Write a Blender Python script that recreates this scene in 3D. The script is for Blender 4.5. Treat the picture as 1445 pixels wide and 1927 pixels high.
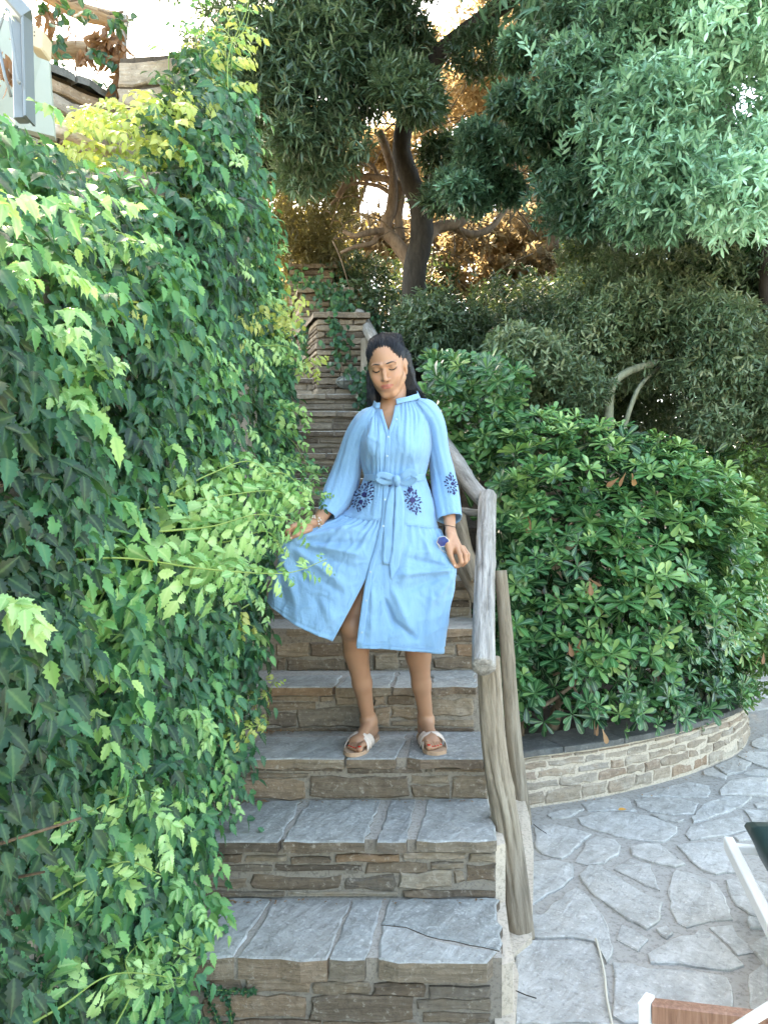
import bpy, math, random
import numpy as np
from mathutils import Vector, Matrix, Euler

S = bpy.context.scene
COL = S.collection
for o in list(bpy.data.objects):
    bpy.data.objects.remove(o)

# ------------------------------------------------------------------ camera
EYE = 1.47                                  # height of the lens above the patio
FPX = 1447.0                                # focal length measured in the photograph's pixels
cam_d = bpy.data.cameras.new('camera')
cam_d.sensor_fit = 'VERTICAL'
cam_d.sensor_height = 36.0
cam_d.lens = FPX / 1927.0 * 36.0
cam_d.clip_start = 0.05
cam_d.clip_end = 600
cam = bpy.data.objects.new('camera', cam_d)
COL.objects.link(cam)
cam.location = (0, 0, EYE)
cam.rotation_euler = (math.radians(90.26), 0, 0)
S.camera = cam

# ------------------------------------------------------------------ light
SUN_EL, SUN_AZ = math.radians(50), math.radians(-28)    # azimuth from +Y towards +X
world = bpy.data.worlds.new('World')
S.world = world
world.use_nodes = True
wn = world.node_tree.nodes
wl = world.node_tree.links
sky = wn.new('ShaderNodeTexSky')
sky.sky_type = 'NISHITA'
sky.sun_disc = False
sky.sun_elevation = SUN_EL
sky.sun_rotation = SUN_AZ
sky.air_density = 1.0
sky.dust_density = 2.2
wn['Background'].inputs[1].default_value = 0.15
wl.new(sky.outputs[0], wn['Background'].inputs[0])

sun_d = bpy.data.lights.new('sun', 'SUN')
sun_d.energy = 3.6
sun_d.angle = math.radians(0.6)
sun_d.color = (1.0, 0.90, 0.74)
sun = bpy.data.objects.new('sun', sun_d)
COL.objects.link(sun)
sd = Vector((math.sin(SUN_AZ) * math.cos(SUN_EL), math.cos(SUN_AZ) * math.cos(SUN_EL), math.sin(SUN_EL)))
sun.rotation_euler = sd.to_track_quat('Z', 'Y').to_euler()
sun.location = sd * 40

S.view_settings.view_transform = 'Standard'
S.view_settings.look = 'None'
S.view_settings.gamma = 1
S.view_settings.use_curve_mapping = False
S.view_settings.exposure = 3.3
S.view_settings.use_white_balance = True
S.view_settings.white_balance_temperature = 8500
S.view_settings.white_balance_tint = 6
S.cycles.max_bounces = 7
S.cycles.diffuse_bounces = 4
S.cycles.glossy_bounces = 2
S.cycles.transmission_bounces = 5
S.cycles.transparent_max_bounces = 8
S.cycles.use_denoising = True
S.cycles.use_adaptive_sampling = True
S.cycles.adaptive_threshold = 0.015
S.cycles.caustics_reflective = False
S.cycles.caustics_refractive = False

# ------------------------------------------------------------------ helpers
def P(x, y, D):
    """point of the place seen at photograph pixel x, y when it stands D metres in front of the lens"""
    return Vector(((x - 722.5) / FPX * D, D, EYE - (y - 970.0) / FPX * D))

def G(x, y, z=0.0):
    """point of the level z seen at photograph pixel x, y"""
    return P(x, y, (EYE - z) * FPX / (y - 970.0))

def tag(o, label=None, cat=None, group=None, kind=None):
    if label: o['label'] = label
    if cat: o['category'] = cat
    if group: o['group'] = group
    if kind: o['kind'] = kind
    return o

def empty(name, loc=(0, 0, 0), rz=0.0, **k):
    o = bpy.data.objects.new(name, None)
    o.empty_display_size = 0.1
    COL.objects.link(o)
    o.location = loc
    o.rotation_euler = (0, 0, rz)
    return tag(o, **k)

def link(name, me, parent=None, loc=None, rot=None, scale=None, **k):
    """links a mesh as one object; loc/rot are world values, turned into the parent's space"""
    o = bpy.data.objects.new(name, me)
    COL.objects.link(o)
    M = Matrix.LocRotScale(Vector(loc or (0, 0, 0)), rot if rot is not None else Euler((0, 0, 0)), Vector(scale or (1, 1, 1)))
    if parent is not None:
        o.parent = parent
        M = WM(parent).inverted() @ M
    o.matrix_basis = M
    return tag(o, **k)

def WM(o):
    M = o.matrix_basis.copy()
    return WM(o.parent) @ M if o.parent else M

def mesh(name, V, Fc, mats, smooth=False, mi=None, attrs=None):
    me = bpy.data.meshes.new(name)
    me.from_pydata([tuple(v) for v in V], [], [tuple(f) for f in Fc])
    for m in (mats if isinstance(mats, (list, tuple)) else [mats]):
        me.materials.append(m)
    if mi is not None:
        me.polygons.foreach_set('material_index', np.array(mi, dtype=np.int32))
    if smooth:
        me.shade_smooth()
    if attrs:
        for k, a in attrs.items():
            at = me.attributes.new(k, 'FLOAT', 'POINT')
            at.data.foreach_set('value', np.asarray(a, dtype=np.float32))
    me.update()
    return me

def tri_mesh(name, V, T, mat, attrs=None, smooth=False):
    me = bpy.data.meshes.new(name)
    V = np.asarray(V, dtype=np.float32)
    T = np.asarray(T, dtype=np.int32)
    me.vertices.add(len(V))
    me.vertices.foreach_set('co', V.ravel())
    me.loops.add(T.size)
    me.loops.foreach_set('vertex_index', T.ravel())
    me.polygons.add(len(T))
    me.polygons.foreach_set('loop_start', np.arange(0, T.size, 3, dtype=np.int32))
    me.materials.append(mat)
    if attrs:
        for k, a in attrs.items():
            at = me.attributes.new(k, 'FLOAT', 'POINT')
            at.data.foreach_set('value', np.asarray(a, dtype=np.float32))
    me.update(calc_edges=True)
    if smooth:
        me.shade_smooth()
    return me

def nrm(a):
    a = np.asarray(a, dtype=float)
    return a / (np.linalg.norm(a, axis=-1, keepdims=True) + 1e-9)

def catmull(pts, n):
    """smooth curve through points, n samples per span"""
    p = [np.array(q, dtype=float) for q in pts]
    p = [2 * p[0] - p[1]] + p + [2 * p[-1] - p[-2]]
    out = []
    for i in range(1, len(p) - 2):
        a, b, c, d = p[i - 1:i + 3]
        for k in range(n):
            t = k / n
            out.append(.5 * (2 * b + (c - a) * t + (2 * a - 5 * b + 4 * c - d) * t * t + (3 * b - a - 3 * c + d) * t ** 3))
    out.append(p[-2])
    return np.array(out)

def tube(pts, radii, sides=8, rough=0.0, rng=None, caps=True, flat=1.0):
    """vertices and quads of a tapered tube along points (numpy n,3)"""
    pts = np.asarray(pts, dtype=float)
    n = len(pts)
    radii = np.broadcast_to(np.asarray(radii, dtype=float), (n,)) if np.ndim(radii) == 0 or len(radii) == n else np.interp(np.linspace(0, 1, n), np.linspace(0, 1, len(radii)), radii)
    T = nrm(np.gradient(pts, axis=0))
    ref = np.array([0.0, 0, 1]) if abs(T[0][2]) < .9 else np.array([1.0, 0, 0])
    V, Fc = [], []
    N = nrm(np.cross(T[0], ref))
    for i in range(n):
        N = nrm(N - T[i] * np.dot(N, T[i]))
        B = np.cross(T[i], N)
        for s in range(sides):
            a = 2 * math.pi * s / sides
            r = radii[i] * (1 + (rng.uniform(-rough, rough) if rng and rough else 0))
            V.append(pts[i] + r * (N * math.cos(a) + B * math.sin(a) * flat))
    for i in range(n - 1):
        for s in range(sides):
            a, b = i * sides + s, i * sides + (s + 1) % sides
            Fc.append((a, b, b + sides, a + sides))
    if caps:
        Fc.append(tuple(range(sides))[::-1])
        Fc.append(tuple((n - 1) * sides + s for s in range(sides)))
    return V, Fc

class Bag:
    """collects pieces of ONE object's mesh"""
    def __init__(self): self.V, self.F = [], []
    def add(self, V, Fc):
        b = len(self.V)
        self.V += [tuple(v) for v in V]
        self.F += [tuple(i + b for i in f) for f in Fc]
        return self
    def box(self, c, s, R=None):
        c, s = Vector(c), Vector(s) / 2
        v = [Vector((i * s.x, j * s.y, k * s.z)) for i in (-1, 1) for j in (-1, 1) for k in (-1, 1)]
        if R: v = [R @ q for q in v]
        return self.add([c + q for q in v], [(0, 1, 3, 2), (4, 6, 7, 5), (0, 4, 5, 1), (2, 3, 7, 6), (0, 2, 6, 4), (1, 5, 7, 3)])
    def build(self, name, mat, parent=None, smooth=False, **k):
        return link(name, mesh(name, self.V, self.F, mat, smooth), parent, **k)

# ------------------------------------------------------------------ node materials
class NM:
    def __init__(self, name):
        self.m = bpy.data.materials.new(name)
        self.m.use_nodes = True
        self.t = self.m.node_tree
        self.b = self.t.nodes['Principled BSDF']
        self.out = self.t.nodes['Material Output']
    def n(self, kind, **k):
        nd = self.t.nodes.new('ShaderNode' + kind)
        for a, v in k.items(): setattr(nd, a, v)
        return nd
    def l(self, a, b): self.t.links.new(a, b)
    def set(self, **k):
        for a, v in k.items():
            self.b.inputs[a.replace('_', ' ')].default_value = v
        return self
    def coords(self, scale=(1, 1, 1), which='Object', rnd=True):
        tc = self.n('TexCoord'); mp = self.n('Mapping')
        mp.inputs['Scale'].default_value = scale
        self.l(tc.outputs[which], mp.inputs[0])
        if rnd:
            oi = self.n('ObjectInfo'); mu = self.n('Math', operation='MULTIPLY'); mu.inputs[1].default_value = 37.0
            self.l(oi.outputs['Random'], mu.inputs[0])
            cx = self.n('CombineXYZ')
            for i in range(3): self.l(mu.outputs[0], cx.inputs[i])
            self.l(cx.outputs[0], mp.inputs['Location'])
        return mp.outputs[0]
    def noise(self, vec, scale, detail=5, rough=.6, dist=0.0):
        nd = self.n('TexNoise'); nd.inputs['Scale'].default_value = scale
        nd.inputs['Detail'].default_value = detail; nd.inputs['Roughness'].default_value = rough
        nd.inputs['Distortion'].default_value = dist
        if vec is not None: self.l(vec, nd.inputs['Vector'])
        return nd.outputs[0]
    def ramp(self, fac, stops, interp='LINEAR'):
        nd = self.n('ValToRGB'); cr = nd.color_ramp; cr.interpolation = interp
        while len(cr.elements) < len(stops): cr.elements.new(.5)
        for e, (p, c) in zip(cr.elements, stops):
            e.position = p; e.color = (*c, 1) if len(c) == 3 else c
        self.l(fac, nd.inputs[0])
        return nd.outputs[0]
    def mix(self, f, a, b, mode='MIX'):
        nd = self.n('Mix', data_type='RGBA', blend_type=mode)
        for s, v in ((0, f), (6, a), (7, b)):
            if isinstance(v, (int, float)): nd.inputs[s].default_value = v
            elif isinstance(v, tuple): nd.inputs[s].default_value = (*v, 1)
            else: self.l(v, nd.inputs[s])
        return nd.outputs[2]
    def math(self, op, a, b=None, clamp=False):
        nd = self.n('Math', operation=op, use_clamp=clamp)
        for i, v in enumerate((a, b)):
            if v is None: continue
            if isinstance(v, (int, float)): nd.inputs[i].default_value = v
            else: self.l(v, nd.inputs[i])
        return nd.outputs[0]
    def attr(self, name):
        return self.n('Attribute', attribute_name=name).outputs['Fac']
    def color(self, c):
        if isinstance(c, tuple): self.b.inputs['Base Color'].default_value = (*c, 1)
        else: self.l(c, self.b.inputs['Base Color'])
        return self
    def bump(self, h, strength=.5, dist=.01):
        nd = self.n('Bump'); nd.inputs['Strength'].default_value = strength; nd.inputs['Distance'].default_value = dist
        self.l(h, nd.inputs['Height']); self.l(nd.outputs[0], self.b.inputs['Normal'])
        return self

def stone_mat(name, tones, lam=(3, 3, 26), lamdir=0.0, speck=(.62, .60, .55), rough=.8, relief=.7, warm=None):
    """schist: tone per stone, layered grain, lichen specks"""
    q = NM(name)
    vec = q.coords((1, 1, 1))
    if lamdir:
        mp = q.n('Mapping'); mp.inputs['Rotation'].default_value = (0, 0, lamdir); q.l(vec, mp.inputs[0]); vec = mp.outputs[0]
    st = q.n('Mapping'); st.inputs['Scale'].default_value = lam; q.l(vec, st.inputs[0])
    grain = q.noise(st.outputs[0], 2.2, 7, .65, .6)
    fine = q.noise(vec, 55, 5, .7)
    blot = q.noise(vec, 6, 4, .6, .4)
    oi = q.n('ObjectInfo')
    base = q.ramp(oi.outputs['Random'], tones)
    midn = q.noise(vec, 17, 5, .65, .8)
    base = q.mix(q.math('MULTIPLY', q.ramp(midn, [(.40, (1, 1, 1)), (.56, (0, 0, 0))]), .34), base, (.50, .47, .43), 'MULTIPLY')
    base = q.mix(q.math('MULTIPLY', q.ramp(midn, [(.56, (0, 0, 0)), (.70, (1, 1, 1))]), .30), base, speck)
    dark = q.mix(.5, base, (.10, .085, .07), 'MULTIPLY')
    c = q.mix(q.ramp(grain, [(.34, (0, 0, 0)), (.62, (1, 1, 1))]), q.mix(.45, base, (.30, .29, .27), 'MULTIPLY'), base)
    c = q.mix(q.math('MULTIPLY', q.ramp(blot, [(.5, (0, 0, 0)), (.72, (1, 1, 1))]), .42), c, warm or (.30, .22, .15))
    c = q.mix(q.math('MULTIPLY', q.ramp(fine, [(.57, (0, 0, 0)), (.66, (1, 1, 1))]), .5), c, speck)
    c = q.mix(q.math('MULTIPLY', q.ramp(fine, [(.34, (1, 1, 1)), (.44, (0, 0, 0))]), .75), c, dark)
    q.color(c)
    h = q.math('ADD', q.math('ADD', q.math('MULTIPLY', grain, 1.1), q.math('MULTIPLY', midn, .8)), q.math('MULTIPLY', fine, .55))
    q.set(Roughness=rough).bump(h, relief, .008)
    return q.m

M = {}
M['tread'] = stone_mat('tread_slate', [(0, (.34, .36, .35)), (.3, (.46, .47, .455)), (.6, (.38, .395, .385)), (.8, (.30, .32, .32)), (1, (.50, .49, .46))], (9, 2.2, 5), .5, (.66, .67, .65), .6, 1.0, (.34, .33, .30))
M['paving'] = stone_mat('paving_schist', [(0, (.42, .425, .41)), (.35, (.56, .56, .54)), (.7, (.48, .475, .45)), (1, (.62, .61, .58))], (8, 2.0, 4), .6, (.72, .72, .70), .66, 1.0, (.44, .41, .36))
M['riser'] = stone_mat('riser_schist', [(0, (.12, .092, .068)), (.25, (.22, .165, .115)), (.5, (.31, .25, .18)), (.75, (.14, .12, .10)), (.88, (.27, .17, .10)), (1, (.36, .31, .24))], (3, 3, 30), 0, (.45, .40, .33), .85, .9, (.28, .18, .10))
M['planter'] = stone_mat('planter_schist', [(0, (.33, .27, .21)), (.3, (.44, .37, .29)), (.6, (.40, .36, .31)), (.86, (.36, .24, .16)), (1, (.50, .44, .36))], (3, 3, 24), 0, (.60, .55, .47), .85, .7, (.36, .24, .15))
M['dark_stone'] = stone_mat('old_wall_schist', [(0, (.10, .075, .055)), (.35, (.20, .155, .115)), (.7, (.27, .215, .155)), (1, (.36, .295, .22))], (3, 3, 24), 0, (.40, .36, .29), .85, .9, (.16, .13, .08))
M['cap'] = stone_mat('cap_slate', [(0, (.09, .10, .10)), (1, (.15, .155, .15))], (4, 4, 4), 0, (.25, .25, .23), .75, .5, (.13, .11, .09))

def plain_rock(name, c1, c2, scale=9, relief=.6, rough=.9):
    q = NM(name); vec = q.coords((1, 1, 1), rnd=False)
    a = q.noise(vec, scale, 6, .65, .3); f = q.noise(vec, scale * 9, 4, .7)
    c = q.mix(a, c1, c2)
    c = q.mix(q.math('MULTIPLY', q.ramp(f, [(.38, (1, 1, 1)), (.5, (0, 0, 0))]), .5), c, tuple(v * .45 for v in c1))
    q.color(c).set(Roughness=rough).bump(q.math('ADD', a, q.math('MULTIPLY', f, .5)), relief, .012)
    return q.m
M['mortar'] = plain_rock('grey_mortar', (.19, .165, .135), (.33, .29, .24))
M['mortar_pale'] = plain_rock('pale_mortar', (.50, .42, .33), (.64, .56, .46))
M['mortar_dark'] = plain_rock('dark_joint', (.035, .028, .02), (.12, .095, .07))
M['grout'] = plain_rock('paving_grout', (.31, .295, .265), (.44, .42, .385), 5, .5)
M['soil'] = plain_rock('soil', (.035, .028, .02), (.075, .06, .042), 12)
M['hill'] = plain_rock('dry_ground', (.11, .09, .05), (.19, .15, .085), 1.5)

def leaf_mat(name, stops, rib=(.30, .42, .20), ribf=.5, trans=.35, tcol=(.45, .62, .12), rough=.38, jitter=.25, spec=.5):
    """leaf: colour by tone attribute, paler midrib, light passes through"""
    q = NM(name)
    geo = q.n('NewGeometry')
    oi = q.n('ObjectInfo')
    t = q.attr('tone')
    t = q.math('ADD', t, q.math('MULTIPLY', q.math('SUBTRACT', geo.outputs['Random Per Island'], .5), jitter))
    t = q.math('ADD', t, q.math('MULTIPLY', q.math('SUBTRACT', oi.outputs['Random'], .5), jitter * .5), True)
    c = q.ramp(t, stops)
    if ribf > 0:
        r = q.ramp(q.attr('rib'), [(.72, (0, 0, 0)), (.97, (1, 1, 1))])
        c = q.mix(q.math('MULTIPLY', r, ribf), c, rib)
    q.color(c).set(Roughness=rough, Specular_IOR_Level=spec)
    tr = q.n('BsdfTranslucent')
    q.l(q.mix(.6, c, tcol, 'MIX'), tr.inputs[0])
    ms = q.n('MixShader'); ms.inputs[0].default_value = trans
    q.l(q.b.outputs[0], ms.inputs[1]); q.l(tr.outputs[0], ms.inputs[2]); q.l(ms.outputs[0], q.out.inputs[0])
    return q.m

M['vine'] = leaf_mat('vine_leaf', [(0, (.005, .026, .015)), (.22, (.014, .072, .040)), (.45, (.038, .165, .075)), (.68, (.12, .34, .10)), (1, (.36, .54, .17))], (.14, .28, .10), .35, .20, (.28, .55, .10), .42, spec=.38)
M['vine_young'] = leaf_mat('young_vine_leaf', [(0, (.08, .27, .08)), (.5, (.22, .46, .16)), (1, (.42, .64, .26))], (.50, .66, .32), .5, .28, (.36, .62, .16), .4)
M['vine_sunny'] = leaf_mat('sunny_yellow_vine_leaf', [(0, (.22, .36, .07)), (.5, (.40, .50, .12)), (1, (.58, .62, .22))], (.50, .62, .28), .3, .4, (.6, .65, .12), .4)  # yellow-green growth; the ledge's sunlight is put into this colour
M['pitto'] = leaf_mat('pittosporum_leaf', [(0, (.006, .028, .015)), (.28, (.020, .092, .040)), (.55, (.075, .235, .075)), (1, (.37, .53, .18))], (.20, .38, .17), .6, .14, (.28, .50, .10), .27)
M['hedge'] = leaf_mat('hedge_leaf', [(0, (.018, .042, .026)), (.4, (.050, .100, .056)), (.7, (.125, .200, .115)), (1, (.26, .30, .18))], (.2, .3, .15), .2, .16, (.30, .42, .12), .42)
M['hedge_pale'] = leaf_mat('pale_hedge_leaf', [(0, (.035, .10, .035)), (.5, (.09, .20, .06)), (1, (.25, .36, .12))], (.3, .4, .15), .2, .3, (.35, .5, .1), .4)
M['olive'] = leaf_mat('narrow_grey_green_leaf', [(0, (.010, .030, .021)), (.45, (.038, .090, .056)), (.75, (.115, .20, .125)), (1, (.27, .36, .24))], (.3, .4, .26), .3, .18, (.30, .46, .14), .36)
M['mint'] = leaf_mat('skylit_sage_leaf', [(0, (.008, .036, .024)), (.35, (.030, .105, .066)), (.65, (.15, .35, .22)), (1, (.46, .76, .56))], (.4, .6, .42), .3, .22, (.4, .6, .3), .4)
M['gold'] = leaf_mat('golden_leaf', [(0, (.10, .075, .045)), (.4, (.25, .185, .105)), (.75, (.40, .32, .20)), (1, (.55, .47, .33))], (.5, .4, .2), .1, .5, (.58, .44, .25), .6)
M['gold_green'] = leaf_mat('sunlit_far_leaf', [(0, (.10, .14, .03)), (.5, (.28, .34, .07)), (1, (.5, .52, .16))], (.5, .4, .2), .1, .5, (.7, .7, .12), .6)
M['dry_leaf'] = leaf_mat('dry_leaf', [(0, (.16, .085, .045)), (.5, (.33, .17, .08)), (1, (.48, .29, .15))], (.4, .25, .15), .2, .2, (.5, .28, .1), .7)

def bark_mat(name, c1, c2, c3, scale=(14, 14, 1.6), relief=.8, rough=.85, crack=.6):
    q = NM(name)
    vec = q.coords(scale)
    a = q.noise(vec, 3.2, 7, .65, .5)
    b = q.noise(vec, 11, 4, .6)
    c = q.ramp(a, [(.28, c1), (.5, c2), (.72, c3)])
    cr = q.ramp(q.noise(vec, 2.1, 5, .6, .8), [(.30, (1, 1, 1)), (.36, (0, 0, 0))])
    c = q.mix(q.math('MULTIPLY', cr, crack), c, tuple(v * .22 for v in c1))
    q.color(c).set(Roughness=rough)
    h = q.math('SUBTRACT', q.math('ADD', a, q.math('MULTIPLY', b, .4)), q.math('MULTIPLY', cr, .7))
    q.bump(h, relief, .008)
    return q.m
M['weathered'] = bark_mat('weathered_log', (.11, .10, .088), (.28, .27, .25), (.46, .45, .43))
M['weathered_brown'] = bark_mat('weathered_brown_log', (.13, .105, .075), (.26, .215, .16), (.37, .325, .26))
M['bark'] = bark_mat('dark_bark', (.012, .010, .008), (.028, .023, .018), (.052, .043, .034), (9, 9, 3))
M['bark_warm'] = bark_mat('warm_bark', (.10, .065, .045), (.20, .14, .10), (.30, .22, .16), (9, 9, 3), .5)
M['bark_pale'] = bark_mat('pale_green_bark', (.10, .12, .085), (.20, .225, .165), (.30, .32, .25), (9, 9, 3), .4)
M['twig'] = bark_mat('twig_bark', (.09, .06, .04), (.17, .12, .08), (.26, .19, .13), (20, 20, 6), .3)
M['green_stem'] = NM('green_stem').color((.20, .30, .07)).set(Roughness=.5).m
M['log_brown'] = bark_mat('brown_pergola_log', (.16, .10, .06), (.33, .23, .14), (.47, .36, .24))

def flat(name, c, rough=.5, metal=0.0, sc=40, amt=.12, **k):
    q = NM(name)
    v = q.coords((1, 1, 1), rnd=False)
    f = q.noise(v, sc, 4, .6)
    q.color(q.mix(q.math('MULTIPLY', f, amt * 2), c, tuple(x * .6 for x in c))).set(Roughness=rough, Metallic=metal, **k)
    return q.m
# ================================================================== setting: ground
rng = random.Random(11)
NPR = np.random.default_rng(5)

def terrain():
    xs = np.concatenate([np.linspace(-300, -14, 8), np.linspace(-12, 14, 53), np.linspace(16, 300, 8)])
    ys = np.concatenate([np.linspace(-60, 5.2, 10), np.linspace(5.4, 30, 60), np.linspace(32, 420, 14)])
    V, Fc = [], []
    for y in ys:
        for x in xs:
            z = -.03
            r = max(0.0, min(1.0, (y - 6.2) / 5.0))
            side = max(0.0, min(1.0, (3.6 - x) / 1.5 + max(0, (y - 9) / 3)))
            z += (3.0 * (r * r * (3 - 2 * r))) * side
            z += 0.05 * math.sin(x * 1.7 + y) * r
            V.append((x, y, z))
    nx = len(xs)
    for j in range(len(ys) - 1):
        for i in range(nx - 1):
            a = j * nx + i
            Fc.append((a, a + 1, a + 1 + nx, a + nx))
    return V, Fc
V, Fc = terrain()
link('hill', mesh('hill', V, Fc, M['hill'], True), kind='structure')

# ------------------------------------------------------------------ crazy paving
patio = link('patio', mesh('patio', [(-4, -6, 0), (9, -6, 0), (9, 8.5, 0), (-4, 8.5, 0)], [(0, 1, 2, 3)], M['grout']), kind='structure')

def slab(poly, th, bev, mat, name, parent, base=None, rough=.006, r=rng, sub=2, up=True, tilt=.0015, side=None):
    """stone slab from an outline in plan (x, y, z = level it lies on); a rim bevel, uneven edge"""
    pts = [Vector(p) for p in poly]
    c = sum(pts, Vector()) / len(pts)
    out = []
    n = len(pts)
    for i in range(n):
        a, b = pts[i], pts[(i + 1) % n]
        L = (b - a).length
        k = max(1, min(7, int(L / .04))) if sub else 1
        for j in range(k):
            q = a.lerp(b, j / k)
            if j: q = q + Vector((r.uniform(-1, 1), r.uniform(-1, 1), 0)) * min(rough, L * .05)
            out.append(q)
    m = len(out)
    V = [(q - c) for q in out]
    top = [(q - c) * (1 - bev / max(.05, (q - c).length)) + Vector((0, 0, th + r.uniform(-tilt, tilt))) for q in out]
    mid = [(q - c) + Vector((0, 0, th - bev * .6)) for q in out]
    VV = V + mid + top
    Fc = []
    for i in range(m):
        j = (i + 1) % m
        Fc.append((i, j, m + j, m + i))
        Fc.append((m + i, m + j, 2 * m + j, 2 * m + i))
    Fc.append(tuple(2 * m + i for i in range(m)))
    if side is not None:
        for i in range(m): VV[i] = VV[i] + Vector((0, 0, r.uniform(-.007, .004)))
        return link(name, mesh(name, VV, Fc, [mat, side], mi=[1, 0] * m + [0]), parent, loc=c)
    return link(name, mesh(name, VV, Fc, mat), parent, loc=c)

# outlines read off the photograph in the crop whose origin is (1000, 1380) and scale 3.247
C4 = lambda x, y: (1000 + x / 3.247, 1380 + y / 3.247)
pav = [
 [(262,790),(330,665),(395,633),(505,655),(540,690),(525,745),(440,795),(335,808)],
 [(597,700),(680,683),(775,685),(850,745),(935,805),(870,820),(720,790),(610,750)],
 [(495,832),(590,768),(720,800),(750,880),(780,960),(690,930),(600,880)],
 [(285,870),(345,812),(420,822),(520,880),(640,960),(795,1040),(775,1150),(700,1200),(580,1140),(470,1060),(350,970),(305,910)],
 [(878,835),(1000,870),(1120,920),(1180,1010),(1222,1140),(1080,1150),(940,1188),(885,1160),(832,1000),(845,900)],
 [(880,690),(1080,665),(1200,680),(1290,845),(1120,865),(1030,835),(960,780)],
 [(932,620),(960,575),(1100,540),(1280,502),(1330,590),(1200,625),(1060,640),(965,657)],
 [(970,520),(1060,430),(1180,395),(1340,392),(1290,440),(1180,490),(1070,530),(985,548)],
 [(1140,355),(1200,300),(1330,275),(1445,280),(1445,385),(1290,380),(1150,380)],
 [(1290,470),(1445,475),(1445,560),(1350,590),(1325,520)],
 [(1350,432),(1445,418),(1445,462),(1370,455)],
 [(1180,900),(1300,878),(1445,930),(1445,1135),(1330,1110),(1240,1050),(1190,960)],
 [(1315,1125),(1445,1150),(1445,1198),(1330,1190),(1310,1160)],
 [(515,1235),(545,1170),(620,1200),(708,1260),(645,1332),(570,1290),(512,1260)],
 [(752,1200),(820,1182),(860,1225),(820,1258),(785,1240)],
 [(705,1352),(800,1300),(900,1245),(990,1240),(1030,1195),(1120,1250),(1210,1340),(1290,1420),(1200,1450),(1080,1440),(900,1410),(720,1405)],
 [(1075,1188),(1220,1175),(1250,1240),(1380,1335),(1250,1357),(1190,1290)],
 [(1345,1290),(1445,1240),(1445,1350),(1390,1330)],
 [(485,1410),(600,1415),(700,1445),(800,1450),(950,1460),(1100,1480),(1185,1500),(1215,1560),(1215,1700),(700,1776),(560,1776),(490,1730),(500,1560)],
 [(1320,1480),(1400,1420),(1445,1412),(1445,1776),(1340,1776),(1325,1600)],
 [(280,520),(420,480),(600,488),(760,520),(885,575),(885,610),(800,665),(690,660),(560,640),(400,600),(300,560)],
 [(620,410),(720,393),(900,400),(1020,430),(985,495),(860,500),(720,480),(640,450)],
 [(720,495),(820,503),(930,530),(890,545),(780,525)],
 [(300,430),(440,400),(580,395),(640,478),(480,472),(340,478)],
 [(90,500),(200,465),(320,468),(230,515),(120,520)],
 [(15,580),(120,560),(250,585),(365,620),(290,690),(180,768),(60,740),(20,700)],
 [(0,790),(120,775),(250,800),(255,880),(190,940),(60,1010),(0,1050),(-120,1060),(-120,840)],
 [(-110,1110),(50,1120),(200,990),(270,950),(350,1010),(430,1120),(470,1230),(485,1360),(455,1408),(425,1350),(380,1275),(250,1250),(50,1255),(-110,1230)],
 [(-110,1262),(50,1268),(240,1266),(370,1285),(400,1340),(425,1400),(440,1480),(470,1776),(-100,1776)],
 [(640,385),(830,330),(950,300),(1085,325),(1075,395),(900,392)],
 [(1110,205),(1230,155),(1340,185),(1300,235),(1190,258)],
 [(1040,235),(1100,215),(1190,265),(1180,285),(1050,255)],
 [(1250,140),(1330,110),(1445,120),(1445,220),(1360,190)],
 [(1290,255),(1350,225),(1445,230),(1445,265)],
 [(1340,50),(1400,20),(1445,30),(1445,100),(1380,95),(1340,80)],
 [(1225,635),(1310,605),(1380,600),(1400,650),(1260,660)],
 [(380,1776),(700,1790),(1200,1720),(1230,1776),(1150,2100),(500,2150)],
 [(1340,1790),(1445,1790),(1700,1850),(1600,2300),(1300,2200)],
]
used = []
for k, pl in enumerate(pav):
    w = [G(*C4(x, y), 0.0) for x, y in pl]
    used.append([(p.x, p.y) for p in w])
    slab([(p.x, p.y, .0) for p in w], .009 + rng.uniform(-.002, .003), .005, M['paving'], 'paving_stone', patio, rough=.010)

# further stones of the same paving to the right and beyond, laid out by a jittered grid
def inside(pt, poly):
    x, y = pt; c = False; j = len(poly) - 1
    for i in range(len(poly)):
        if (poly[i][1] > y) != (poly[j][1] > y) and x < (poly[j][0] - poly[i][0]) * (y - poly[i][1]) / (poly[j][1] - poly[i][1] + 1e-12) + poly[i][0]: c = not c
        j = i
    return c
wall_line = [(.60, 3.80), (.74, 3.86), (1.16, 4.02), (1.617, 4.28), (1.99, 4.555), (2.25, 4.82), (2.44, 5.15), (2.53, 5.6), (2.52, 6.3), (2.44, 7.4)]
for gy in range(0, 16):
    for gx in range(0, 14):
        cx, cy = .9 + gx * .46 + (gy % 2) * .2 + rng.uniform(-.07, .07), 1.7 + gy * .42 + rng.uniform(-.06, .06)
        xmax_traced = cy * .5
        if cx < xmax_traced + .12 and cy < 5.4: continue
        if cy < 2.25 and cx < 1.6: continue
        wx = np.interp(cy, [3.8, 4.0, 4.3, 4.55, 4.8, 5.15, 5.6, 7.4], [.7, 1.2, 1.65, 2.0, 2.27, 2.46, 2.54, 2.46]) if cy > 3.8 else -9
        if cx < wx + .22: continue
        n = rng.choice((5, 6, 7)); a0 = rng.random() * 6.3
        ax, ay = rng.uniform(.19, .235), rng.uniform(.165, .2)
        pl = [(cx + ax * math.cos(a0 + i / n * 6.283) * rng.uniform(.85, 1.05), cy + ay * math.sin(a0 + i / n * 6.283) * rng.uniform(.85, 1.05), 0) for i in range(n)]
        slab(pl, .012, .006, M['paving'], 'paving_stone', patio)
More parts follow.
